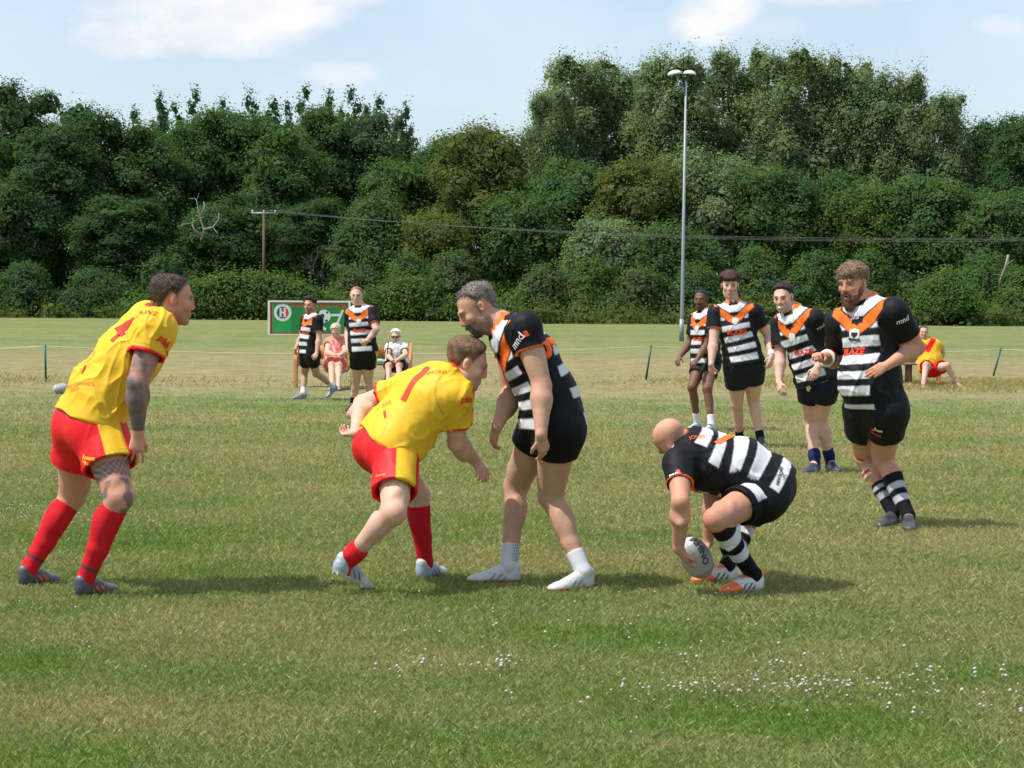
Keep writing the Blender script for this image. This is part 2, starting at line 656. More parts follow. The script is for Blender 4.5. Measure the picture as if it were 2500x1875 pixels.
def blades(n_scale, y0, y1, dens0, power, hgt, wid, name, colf, lean=.8, xm=.30, seed=1, clip=None):
    r = np.random.default_rng(seed)
    # sample y by density ~ dens0*(8/y)^power over a wedge
    yy = np.linspace(y0, y1, 800)
    rho = dens0 * np.minimum(1, (8 / yy) ** power) * (2 * (xm * yy + 1.2))
    cdf = np.cumsum(rho)
    total = int(np.sum((rho[1:] + rho[:-1]) / 2) * (yy[1] - yy[0]) * n_scale)
    cdf /= cdf[-1]
    y = np.interp(r.uniform(size=total), cdf, yy)
    x = r.uniform(-1, 1, total) * (xm * y + 1.2)
    if clip is not None:
        k = clip(x, y, r)
        x, y = x[k], y[k]
    n = len(x)
    s = np.maximum(1, (y / 8) ** .75)
    h = hgt * r.uniform(.45, 1.35, n) * np.maximum(1, (y / 8) ** .25)
    w = wid * r.uniform(.6, 1.4, n) * s
    a = r.uniform(0, 2 * math.pi, n)
    ln = r.uniform(.1, lean, n) * h
    b = r.uniform(0, 2 * math.pi, n)
    p = np.stack([x, y, np.zeros(n)], 1)
    d = np.stack([np.cos(a) * w, np.sin(a) * w, np.zeros(n)], 1)
    l1 = np.stack([np.cos(b) * ln * .35, np.sin(b) * ln * .35, h * .62], 1)
    l2 = np.stack([np.cos(b) * ln, np.sin(b) * ln, h], 1)
    V = np.concatenate([p - d, p + d, p + l1 + d * .6, p + l2, ])
    i = np.arange(n)
    T = np.concatenate([np.stack([i, i + n, i + 2 * n], 1), np.stack([i, i + 2 * n, i + 3 * n], 1)])
    c = colf(x, y, r)
    o = mesh_obj(name, V, T, M['blade'], None, np.clip(np.tile(c, (4, 1)), 0, 1), smooth=False)
    return o


def grass_col(x, y, r):
    c, g = turf(x, y)
    n = len(x)
    dry = r.uniform(size=n) < np.clip(.36 - .26 * g, .05, .5)
    c = c * r.uniform(.85, 1.25, (n, 1))
    st = np.array([.34, .29, .15]) * r.uniform(.6, 1.3, (n, 1))
    c = np.where(dry[:, None], st * .75 + c * .25, c) * np.array([1.34, 1.36, 1.36])
    c[:, 1] *= r.uniform(.92, 1.1, n)
    return c


def straw_col(x, y, r):
    n = len(x)
    return np.array([.40, .33, .165]) * r.uniform(.75, 1.2, (n, 1)) * np.stack([np.ones(n), r.uniform(.9, 1.12, n), r.uniform(.7, 1.2, n)], 1)


def tall_clip(x, y, r):
    yc = 39.0 + 1.0 * np.sin(x * .35)
    m = np.exp(-((y - yc) / (1.5 + 1.2 * fbm(x * .5, y * .2, 77))) ** 2) * (.02 + .8 * sstep(2, 9, x) + .03 * sstep(-4, -8, x))
    return r.uniform(size=len(x)) < m * (.4 + 1.2 * fbm(x * 1.3, y * 1.3, 31))


def build_flowers():
    r = np.random.default_rng(12)
    pts = []
    near = [(1515, 1710), (1590, 1733), (1662, 1708), (1655, 1718), (1692, 1710), (1740, 1730), (1806, 1727), (1904, 1610), (1900, 1643), (1915, 1655),
            (1930, 1655), (1845, 1643), (1885, 1656), (1965, 1630), (2012, 1642), (1957, 1658), (1665, 1630), (1695, 1636), (1518, 1645), (1385, 1553),
            (1527, 1548), (1538, 1552), (1688, 1552), (1333, 1575), (2316, 1592), (1943, 1685), (1938, 1702), (1956, 1700), (1964, 1702), (1950, 1712),
            (1976, 1724), (2012, 1695), (2002, 1708), (2045, 1708), (2058, 1708), (2066, 1710), (2075, 1706), (2082, 1715), (2120, 1698), (2134, 1716),
            (2158, 1706), (2235, 1668), (2274, 1668), (2228, 1733), (2290, 1696), (2292, 1735), (2346, 1716), (2376, 1685), (2380, 1668), (2450, 1672),
            (2455, 1684), (2445, 1686), (2400, 1733), (2398, 1756), (2388, 1764), (2465, 1730), (2490, 1716), (2495, 1775), (2490, 1782), (1850, 1698),
            (1888, 1702), (2170, 1765), (2235, 1776), (975, 1662), (1032, 1640), (1030, 1652), (1170, 1658), (1205, 1650), (1212, 1648), (1222, 1655),
            (1225, 1665), (1228, 1648), (1240, 1645), (1188, 1669), (1208, 1555), (1215, 1560), (1075, 1582), (1035, 1560), (1260, 1748), (1265, 1650),
            (2200, 1612), (2150, 1690), (2215, 1690), (1428, 1746), (1240, 1728), (993, 1583), (920, 1658), (1915, 1355), (1965, 1340), (1975, 1338)]
    for (a, b) in near:
        for _ in range(r.integers(1, 3) if b > 1600 else 1):
            pts.append((*ground(a + r.normal(0, 5), b + r.normal(0, 3.5))[:2], .0088))
    bands = [(0, 500, 1280, 14, 60), (0, 130, 1260, 12, 30), (0, 300, 1190, 6, 26), (400, 1150, 985, 14, 260), (1350, 2500, 995, 14, 260), (0, 160, 990, 12, 60),
             (850, 1120, 1000, 6, 60), (1600, 1750, 1000, 10, 70), (1480, 1950, 1290, 20, 30), (0, 2500, 1060, 60, 90), (0, 2500, 1480, 150, 90), (1500, 2500, 1640, 80, 50),
             (0, 2500, 830, 30, 60), (1400, 2500, 1180, 40, 40), (1100, 1480, 930, 12, 40), (1450, 2500, 1700, 28, 80), (1600, 2300, 1710, 14, 60), (950, 1250, 1655, 20, 25)]
    for x0, x1, y, sd_, n in bands:
        for _ in range(int(n * .8)):
            py = y + r.normal(0, sd_)
            if py < 800:
                continue
            g = ground(r.uniform(x0, x1), py)
            pts.append((g[0], g[1], .0052 + .00014 * g[1]))
    P = np.array(pts)
    n = len(P)
    # small round heads on thin stems
    rings = [(-.5, .75), (.15, 1.0), (.75, .65)]
    V, F, C = [], [], []
    for k in range(n):
        x, y, s_ = P[k]
        s_ *= r.uniform(.55, 1.05)
        z = .045 + r.uniform(0, .02) + s_
        b = len(V)
        for (zz, rr) in rings:
            for j in range(6):
                a = j * math.pi / 3
                V.append((x + math.cos(a) * rr * s_, y + math.sin(a) * rr * s_, z + zz * s_ * .85))
        V.append((x, y, z + s_))
        V.append((x, y, z - s_ * .8))
        for q in range(2):
            for j in range(6):
                F.append((b + q * 6 + j, b + q * 6 + (j + 1) % 6, b + q * 6 + 6 + (j + 1) % 6, b + q * 6 + 6 + j))
        for j in range(6):
            F.append((b + 12 + j, b + 12 + (j + 1) % 6, b + 18))
            F.append((b + (j + 1) % 6, b + j, b + 19))
        C += [(.34, .31, .23)] * 6 + [(.42, .41, .36)] * 14
        b = len(V)
        V += [(x - .0012, y, 0), (x + .0012, y, 0), (x, y, z - s_ * .5)]
        C += [(.1, .16, .04)] * 3
        F.append((b, b + 1, b + 2))
    o = mesh_obj('clover_flowers', np.array(V), F, M['print'], None, np.array(C))
    tag(o, 'white clover flowers dotted through the turf in loose drifts', 'clover', kind='stuff')


# ------------------------------------------------------------------ trees
def leaf_cloud(lobes, n_leaf, size, col, r, up=.35, clump=22, spread=.5, squash=.8, colvar=.25, hang=0.0):
    """leaf quads gathered in clumps over lobes (c, radii)"""
    areas = np.array([(l[1][0] * l[1][2]) for l in lobes])
    pr = areas / areas.sum()
    ncl = max(1, n_leaf // clump)
    li = r.choice(len(lobes), ncl, p=pr)
    C = np.array([l[0] for l in lobes])[li]
    Rr = np.array([l[1] for l in lobes])[li]
    d = r.normal(size=(ncl, 3))
    d[:, 2] = np.where(d[:, 2] < -.3 * np.abs(d).sum(1), -d[:, 2], d[:, 2])
    d /= np.linalg.norm(d, axis=1)[:, None]
    rad = r.uniform(.78, 1.08, ncl)
    cc = C + d * Rr * rad[:, None]
    cs = spread * r.uniform(.5, 1.5, ncl)
    tone = r.uniform(1 - colvar, 1 + colvar, ncl)
    hue = r.normal(0, .10, ncl)
    k = np.repeat(np.arange(ncl), clump)
    n = len(k)
    off = np.clip(r.normal(size=(n, 3)), -1.8, 1.8) * cs[k][:, None] * np.array([1, 1, squash])
    off[:, 2] -= hang * np.abs(r.normal(size=n)) * cs[k]
    P = cc[k] + off
    P[:, 2] = np.maximum(P[:, 2], .05)
    nn = d[k] * 1.1 + r.normal(0, .42, (n, 3)) + np.array([0, 0, up])
    nn /= np.linalg.norm(nn, axis=1)[:, None]
    a = np.cross(nn, r.normal(size=(n, 3)))
    a /= np.linalg.norm(a, axis=1)[:, None]
    b = np.cross(nn, a)
    s_ = size * r.uniform(.6, 1.4, n)[:, None]
    V = np.concatenate([P - a * s_ * .5, P + b * s_ * .32 - a * .1 * s_, P + a * s_ * .5, P - b * s_ * .32 + nn * s_ * .08])
    i = np.arange(n)
    Q = np.stack([i, i + n, i + 2 * n, i + 3 * n], 1)
    c = np.array(col)[None, :] * (tone[k] * r.uniform(.87, 1.13, n))[:, None]
    c[:, 0] *= 1 + hue[k] * 1.5
    c[:, 2] *= 1 - hue[k]
    return V, Q, np.clip(np.tile(c, (4, 1)), 0, 1)


def tube(path, radii, sides=7):
    V, Q = [], []
    path = [np.array(p, float) for p in path]
    for i, p in enumerate(path):
        d = nrm((path[min(i + 1, len(path) - 1)] - path[max(i - 1, 0)]))
        a = nrm(np.cross(d, [0.3, 1, .1]))
        b = np.cross(d, a)
        for j in range(sides):
            t = 2 * math.pi * j / sides
            V.append(p + (a * math.cos(t) + b * math.sin(t)) * radii[i])
    for i in range(len(path) - 1):
        for j in range(sides):
            Q.append((i * sides + j, i * sides + (j + 1) % sides, (i + 1) * sides + (j + 1) % sides, (i + 1) * sides + j))
    n = len(V)
    V.append(path[0])
    V.append(path[-1])
    caps = []
    for j in range(sides):
        caps.append((n, (j + 1) % sides, j))
        caps.append((n + 1, (len(path) - 1) * sides + j, (len(path) - 1) * sides + (j + 1) % sides))
    return np.array(V), Q + caps


def join(parts):
    V, F, o = [], [], 0
    for v, f in parts:
        V.append(v)
        F += [tuple(i + o for i in q) for q in f]
        o += len(v)
    return np.concatenate(V), F


def box(lo, hi):
    x0, y0, z0 = lo
    x1, y1, z1 = hi
    V = np.array([(x0, y0, z0), (x1, y0, z0), (x1, y1, z0), (x0, y1, z0), (x0, y0, z1), (x1, y0, z1), (x1, y1, z1), (x0, y1, z1)], float)
    return V, [(0, 3, 2, 1), (4, 5, 6, 7), (0, 1, 5, 4), (1, 2, 6, 5), (2, 3, 7, 6), (3, 0, 4, 7)]


def inner_leaves(lobes, n, size, col, r):
    """coarse dense inner foliage that closes the crown behind the outer leaves"""
    w = np.array([l[1][0] * l[1][2] for l in lobes])
    li = r.choice(len(lobes), n, p=w / w.sum())
    C = np.array([l[0] for l in lobes])[li]
    Rr = np.array([l[1] for l in lobes])[li]
    d = r.normal(size=(n, 3))
    d /= np.linalg.norm(d, axis=1)[:, None]
    P = C + d * Rr * (r.uniform(.15, .92, n) ** .6)[:, None]
    P[:, 2] = np.maximum(P[:, 2], .05)
    nn = d + r.normal(0, .35, (n, 3)) + np.array([0, 0, .3])
    nn /= np.linalg.norm(nn, axis=1)[:, None]
    a = np.cross(nn, r.normal(size=(n, 3)))
    a /= np.linalg.norm(a, axis=1)[:, None]
    b = np.cross(nn, a)
    s_ = size * r.uniform(.6, 1.3, n)[:, None]
    V = np.concatenate([P - a * s_ * .5, P + b * s_ * .42, P + a * s_ * .5, P - b * s_ * .42])
    i = np.arange(n)
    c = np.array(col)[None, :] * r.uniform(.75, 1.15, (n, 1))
    return V, np.stack([i, i + n, i + 2 * n, i + 3 * n], 1), np.tile(c, (4, 1))


def cat3(*ps):
    V, Q, C, o = [], [], [], 0
    for v, q, c in ps:
        V.append(v)
        Q.append(q + o)
        C.append(c)
        o += len(v)
    return np.concatenate(V), np.concatenate(Q), np.concatenate(C)


def tree_mesh(kind, H, Wd, col, seed, n=14000, leaf=.34):
    """-> (crown V,Q,C), (trunk V,F) for a tree H tall, Wd wide"""
    r = np.random.default_rng(seed)
    lobes = []
    def shell(nl, cz, rz, rw, s0, s1, flat=.8, zmin=.08):
        for i in range(nl):
            t = (i + .5) / nl
            zz = 1 - 1.75 * t
            a = i * 2.39996 + r.uniform(-.3, .3)
            q = math.sqrt(max(0, 1 - zz * zz)) ** .8
            k = r.uniform(.82, 1.1)
            sz = Wd * r.uniform(s0, s1)
            lobes.append(((math.cos(a) * q * rw * k, math.sin(a) * q * rw * k, max(H * zmin, H * cz + zz * H * rz * k)), (sz, sz, sz * flat)))
    if kind == 'broad':
        shell(20, .60, .31, Wd * .34, .14, .24, .75)
        for i in range(5):
            a = r.uniform(0, 6.28)
            lobes.append(((math.cos(a) * Wd * .3, math.sin(a) * Wd * .3, H * r.uniform(.1, .25)), (Wd * .2, Wd * .2, H * .1)))
        lobes.append(((0, 0, H * .55), (Wd * .33, Wd * .33, H * .33)))
        kw = dict(spread=.48, clump=26, up=.4)
    elif kind == 'spire':
        for (ox, oy, hh, ww) in ((0, 0, 1.0, 1.0), (.22, -.1, .90, .8), (-.20, .1, .93, .8)):
            for i in range(16):
                t = (i + .5) / 16
                f = min(1, (1 - t) * 2.1 + .10)
                a = i * 2.4 + ox * 9
                sz = Wd * .19 * (f + .06) * ww
                lobes.append((((ox + math.cos(a) * .15 * f) * Wd, (oy + math.sin(a) * .15 * f) * Wd, H * hh * (.10 + .86 * t)), (sz, sz, max(sz * 1.2, H * .045))))
        lobes.append(((0, 0, H * .42), (Wd * .36, Wd * .36, H * .38)))
        kw = dict(spread=.28, clump=18, squash=1.4, up=.2)
    elif kind == 'willow':
        shell(26, .58, .36, Wd * .38, .11, .19, 1.1)
        for i in range(9):
            a = r.uniform(0, 6.28)
            lobes.append(((math.cos(a) * Wd * .3 * r.uniform(.2, 1), math.sin(a) * Wd * .3, H * r.uniform(.90, .975)), (Wd * .08, Wd * .08, H * .04)))
        lobes.append(((0, 0, H * .52), (Wd * .36, Wd * .36, H * .38)))
        kw = dict(spread=.40, clump=16, squash=1.6, up=.3, hang=.5, colvar=.2)
    else:   # bush
        nl = 10
        for i in range(nl):
            a = r.uniform(0, 6.28)
            rr = Wd * .5 * r.uniform(.1, .75)
            z = H * r.uniform(.2, .72) * (1 - .4 * rr / (Wd * .5))
            sz = Wd * r.uniform(.18, .3)
            lobes.append(((math.cos(a) * rr, math.sin(a) * rr, z), (sz, sz, min(sz, H * .34))))
        lobes.append(((0, 0, H * .45), (Wd * .36, Wd * .36, H * .48)))
        kw = dict(spread=.3, clump=22, up=.4)
    V, Q, C = leaf_cloud(lobes, n, leaf, col, r, **kw)
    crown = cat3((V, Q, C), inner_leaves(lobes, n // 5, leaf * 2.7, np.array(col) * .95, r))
    parts = []
    rt = max(.08, H * .017)
    path = [(0, 0, -.1), (r.normal(0, .1), r.normal(0, .1), H * .25), (r.normal(0, .25), r.normal(0, .25), H * .5), (r.normal(0, .3), r.normal(0, .3), H * .82)]
    parts.append(tube(path, [rt * 1.3, rt, rt * .7, rt * .2]))
    for l in lobes[1::3]:
        z0 = H * r.uniform(.15, .45)
        c = np.array(l[0])
        st = np.array([0, 0, min(z0, c[2] * .8)])
        parts.append(tube([st, st + (c - st) * .5 + np.array([0, 0, .04 * H]), c], [rt * .45, rt * .3, rt * .1], 5))
    return crown, join(parts)


TREES_MESH = {}


def place_tree(name, px, top, D, wpx, kind, col, label, cat, group, seed, n=14000, leaf=.34, share=None):
    """base stands on the ground at distance D under photo column px; height reaches photo row top"""
    b = at(px, 780, D)
    tp = at(px, top, D)
    H = max(.6, tp[2])
    Wd = wpx * D / FPX
    root = empty(name, (b[0], b[1], 0), label, cat, group, rz=(seed * 1.7) % 6.28)
    if share and share in TREES_MESH:
        cm, tm, H0, W0 = TREES_MESH[share]
        oc = bpy.data.objects.new('crown', cm)
        ot = bpy.data.objects.new('trunk', tm)
        for o in (oc, ot):
            COL.objects.link(o)
            o.parent = root
        root.scale = (Wd / W0, Wd / W0, H / H0)
        return root
    (V, Q, C), (tv, tf) = tree_mesh(kind, H, Wd, col, seed, n, leaf)
    oc = mesh_obj('crown', V, Q, M['leaf'], root, C, smooth=False)
    ot = mesh_obj('trunk', tv, tf, M['bark'], root)
    if share:
        TREES_MESH[share] = (oc.data, ot.data, H, Wd)
    return root


DK = (.060, .112, .046)
MD = (.078, .138, .050)
OL = (.118, .142, .046)
GY = (.170, .228, .118)
BR = (.088, .145, .042)
SPR = (.080, .130, .068)


def build_trees():
    G1, G2, G3, G4 = 'broadleaved trees of the wood edge', 'pointed trees behind the left wood', 'tall airy trees on the right', 'bushes along the foot of the wood'
    # back row, left: pointed tops
    sp = [(395, 214, 0), (475, 198, 0), (540, 220, 0), (610, 206, 0), (672, 224, 0), (742, 192, 0), (800, 208, 0), (862, 198, 0), (925, 218, 0), (985, 238, 0), (330, 246, 0)]
    words = ['narrow pointed tree, tallest of those left of the gap in the wood', 'slim pointed tree standing behind the bare white branch', 'pointed tree behind the dark oak, left of the utility pole',
             'pointed dark tree rising above the utility pole', 'short-tipped pointed tree just right of the utility pole', 'tall pointed tree above the goal board', 'pointed tree above the striding slim player',
             'pointed tree above the player by the bench', 'pointed tree second from the gap in the wood', 'last pointed tree, sloping down beside the sky gap', 'pointed tree leftmost of the pointed row']
    for i, (px, top, _) in enumerate(sp):
        place_tree('pointed_tree', px, top, 222 + (i % 3) * 4, 190, 'spire', SPR, words[i], 'tree', G2, 40 + i, n=22000, leaf=.26, share='spire%d' % (i % 3))
    # left broadleaves
    left = [(50, 172, 205, 240, DK, 'dark broadleaf tree reaching the left edge of the photo, tallest there'), (222, 240, 200, 230, DK, 'dark rounded tree above the shoulder of the player numbered 4'),
            (150, 300, 196, 260, DK, 'deep green tree low behind the player numbered 4'), (20, 420, 190, 260, DK, 'shaded tree at the left edge below the tallest crown'),
            (360, 275, 200, 220, MD, 'mid green tree behind the bare white branch'), (300, 470, 188, 260, DK, 'very dark tree beside the head of the player numbered 4'),
            (500, 243, 206, 230, MD, 'rounded tree with bright tufts left of the utility pole'), (620, 232, 208, 220, MD, 'tall dense tree directly behind the utility pole'),
            (700, 290, 200, 230, MD, 'bushy tree above the goal board'), (790, 238, 210, 210, MD, 'dense tree above the player standing by the bench'),
            (900, 250, 210, 190, SPR, 'blue-green tree at the edge of the sky gap'), (560, 480, 190, 260, DK, 'dark low tree behind the wires at the utility pole'),
            (760, 470, 188, 200, DK, 'shadowy tree over the tangle of bare twigs')]
    for i, (px, top, D, w, c, lab) in enumerate(left):
        place_tree('broadleaf_tree', px, top, D, w, 'broad', c, lab, 'tree', G1, 60 + i, n=27000, leaf=.265, share='bl%d%s' % (i % 4, 'd' if c is DK else 'm' if c is MD else 's'))
    mid = [(1000, 370, 195, 240, 'broad', MD, 'green tree at the foot of the sky gap'), (1090, 292, 200, 170, 'broad', MD, 'low rounded tree in the sky gap'),
           (1180, 290, 190, 280, 'broad', OL, 'olive brown oak standing in the middle of the wood'), (1060, 520, 180, 200, 'broad', OL, 'small olive tree under the brown oak'),
           (920, 500, 182, 220, 'broad', MD, 'leafy tree between the goal board and the central stooping player'), (1290, 480, 180, 230, 'broad', MD, 'green tree right behind the central stooping player')]
    for i, (px, top, D, w, k, c, lab) in enumerate(mid):
        place_tree('broadleaf_tree', px, top, D, w, k, c, lab, 'tree', G1, 80 + i, n=28000, leaf=.26)
    right = [(1400, 145, 205, 230, 'tall airy tree at the left shoulder of the right-hand group'), (1520, 148, 208, 220, 'tall airy tree left of the floodlight'),
             (1640, 132, 200, 230, 'tall airy tree directly behind the floodlight'), (1790, 125, 205, 240, 'highest airy tree in the middle of the right-hand group'),
             (1930, 128, 200, 240, 'broad airy tree above the player with the mouthguard'), (2060, 145, 200, 230, 'airy tree above the burly bearded player'),
             (2180, 172, 198, 210, 'airy tree sloping down toward the right edge'), (2290, 232, 196, 200, 'last airy tree before the right edge'),
             (1340, 222, 200, 150, 'small airy tree at the left foot of the tall group')]
    for i, (px, top, D, w, lab) in enumerate(right):
        place_tree('airy_tree', px, top, D, w, 'willow', GY, lab, 'tree', G3, 100 + i, n=31000, leaf=.235, share='w%d' % (i % 4))
    r2 = [(2420, 250, 200, 260, DK, 'dark tree at the right edge of the wood'), (2500, 262, 190, 200, DK, 'dark tree cut off by the right edge'),
          (1400, 380, 185, 250, MD, 'bright green tree left of the floodlight pole'), (1560, 360, 180, 260, OL, 'olive green tree left behind the floodlight pole'),
          (1720, 380, 182, 270, GY, 'grey green tree right behind the floodlight pole'), (1870, 400, 180, 250, MD, 'dense tree above the quiffed player'),
          (2010, 420, 182, 260, MD, 'dark green tree above the player biting a mouthguard'), (2130, 440, 178, 200, BR, 'fresh green tree above the burly bearded player'),
          (2280, 430, 176, 260, MD, 'wide tree right of the burly bearded player'), (2440, 470, 172, 240, MD, 'tree behind the pale bare stem on the right'),
          (1480, 540, 172, 200, GY, 'grey leafed small tree left of the floodlight pole foot'), (1640, 560, 170, 220, MD, 'shrubby tree behind the foot of the floodlight pole')]
    for i, (px, top, D, w, c, lab) in enumerate(r2):
        place_tree('broadleaf_tree', px, top, D, w, 'broad', c, lab, 'tree', G1, 120 + i, n=27000, leaf=.25)
    GB = (.088, .130, .056)
    bushes = [(880, 640, 168, 150, GB, 'grey green bush right of the goal board'), (1000, 610, 168, 170, MD, 'bush behind the bench'), (1110, 600, 166, 150, GB, 'pale bush left of the central player'),
              (1330, 640, 164, 160, GB, 'pale bush behind the back of the central player'), (1450, 620, 164, 150, BR, 'bright bush between the central player and the floodlight pole'),
              (1560, 640, 162, 160, GB, 'low pale bush beside the floodlight pole'), (1700, 640, 162, 170, MD, 'bush behind the dark-skinned player'), (1850, 600, 162, 170, MD, 'bush between the quiffed player and the mouthguard player'),
              (1990, 600, 160, 170, MD, 'bush behind the mouthguard player'), (2120, 600, 160, 150, MD, 'bush behind the bearded player'), (2400, 600, 162, 200, MD, 'bush right of the round bush'),
              (2500, 640, 158, 170, BR, 'bright bush at the right edge'), (430, 590, 186, 240, MD, 'leafy bush below the bare white branch'), (60, 640, 180, 200, DK, 'dark bush at the left edge'),
              (240, 650, 180, 220, DK, 'dark bush behind the shoulder of the player numbered 4')]
    for i, (px, top, D, w, c, lab) in enumerate(bushes):
        place_tree('bush', px, top, D, w, 'bush', c, lab, 'bush', G4, 140 + i, n=13000, leaf=.21)
    place_tree('bush', 2300, 655, 150, 170, 'bush', (.10, .17, .05), 'round feathery light green bush behind the bearded player', 'bush', G4, 190, n=14000, leaf=.17)
    # the wood goes on behind the edge trees
    r = np.random.default_rng(15)
    lobes = []
    for px in range(-1500, 4000, 60):
        p = at(px, 780, (236 if -100 < px < 2600 else 205) + r.uniform(0, 14))
        hh = 1 if -100 < px < 2600 else 1.7
        lobes.append(((p[0], p[1], r.uniform(3, 6) * hh), (3.6, 3, r.uniform(5, 8) * hh)))
    V, Q, C = leaf_cloud(lobes, 60000, .5, DK, r, up=.3, clump=24, spread=.6)
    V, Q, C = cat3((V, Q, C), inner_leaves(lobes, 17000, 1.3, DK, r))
    o = mesh_obj('distant_wood', V, Q, M['leaf'], None, C, smooth=False)
    tag(o, 'dark inner wood seen between the edge trees', 'wood', kind='stuff')
    # low bramble hedge and rough grass at the foot of the wood
    r = np.random.default_rng(5)
    lobes = []
    for px in range(330, 1260, 16):
        D = 168 - (px - 330) * .006
        p = at(px, 780, D)
        hh = 3.0 + 1.0 * math.sin(px * .013) + r.normal(0, .3) if px < 1050 else 1.7 + r.normal(0, .3)
        lobes.append(((p[0], p[1], hh * .45), (1.4, 1.2, hh * .52)))
    c0 = np.mean([l[0] for l in lobes], axis=0) * np.array([1, 1, 0])
    lobes = [((l[0][0] - c0[0], l[0][1] - c0[1], l[0][2]), l[1]) for l in lobes]
    V, Q, C = leaf_cloud(lobes, 30000, .22, (.10, .16, .05), r, up=.6, clump=20, spread=.55)
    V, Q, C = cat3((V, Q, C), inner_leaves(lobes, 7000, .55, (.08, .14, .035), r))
    hd = empty('hedge', c0, 'low light green bramble hedge running behind the goal board', 'hedge')
    mesh_obj('foliage', V, Q, M['leaf'], hd, C, smooth=False)
    lobes = []
    for px in list(range(-900, 340, 22)) + list(range(1240, 3400, 16)):
        D = 176 if px < 400 else 150
        p = at(px, 780, D)
        hh = r.uniform(.3, 1.9) * (.6 + .8 * vnoise(np.array([px * .01]), np.array([1.]), 9)[0])
        lobes.append(((p[0], p[1] + r.uniform(-2, 3), hh * .4), (1.3, 1.2, hh * .5)))
    V, Q, C = leaf_cloud(lobes, 26000, .2, (.10, .135, .05), r, up=.6, clump=16, spread=.6)
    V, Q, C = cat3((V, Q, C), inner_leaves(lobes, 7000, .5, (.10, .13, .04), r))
    o = mesh_obj('undergrowth', V, Q, M['leaf'], None, C, smooth=False)
    tag(o, 'rough weeds and long grass along the foot of the wood', 'undergrowth', kind='stuff')


def branchy(path_px, D, r0, name, label, mat, n_sub=5, seed=3, cat='dead branch'):
    r = np.random.default_rng(seed)
    paths = []
    org = at(*path_px[0][0], D) * np.array([1, 1, 1])
    parts = []
    for pp in path_px:
        pts = [at(x, y, D) - org for x, y in pp]
        parts.append(tube(pts, list(np.linspace(r0, r0 * .35, len(pts))), 6))
        for _ in range(n_sub):
            i = r.integers(0, len(pts))
            p = pts[i]
            d = nrm(r.normal(size=3) + np.array([0, 0, .5]))
            l = r.uniform(.5, 1.4)
            parts.append(tube([p, p + d * l * .5 + r.normal(0, .1, 3), p + d * l], [r0 * .35, r0 * .25, r0 * .1], 4))
    root = empty(name, (org[0], org[1], 0), label, cat)
    V, F = join(parts)
    V = V + np.array([0, 0, org[2]])
    mesh_obj('limb', V, F, M[mat], root)


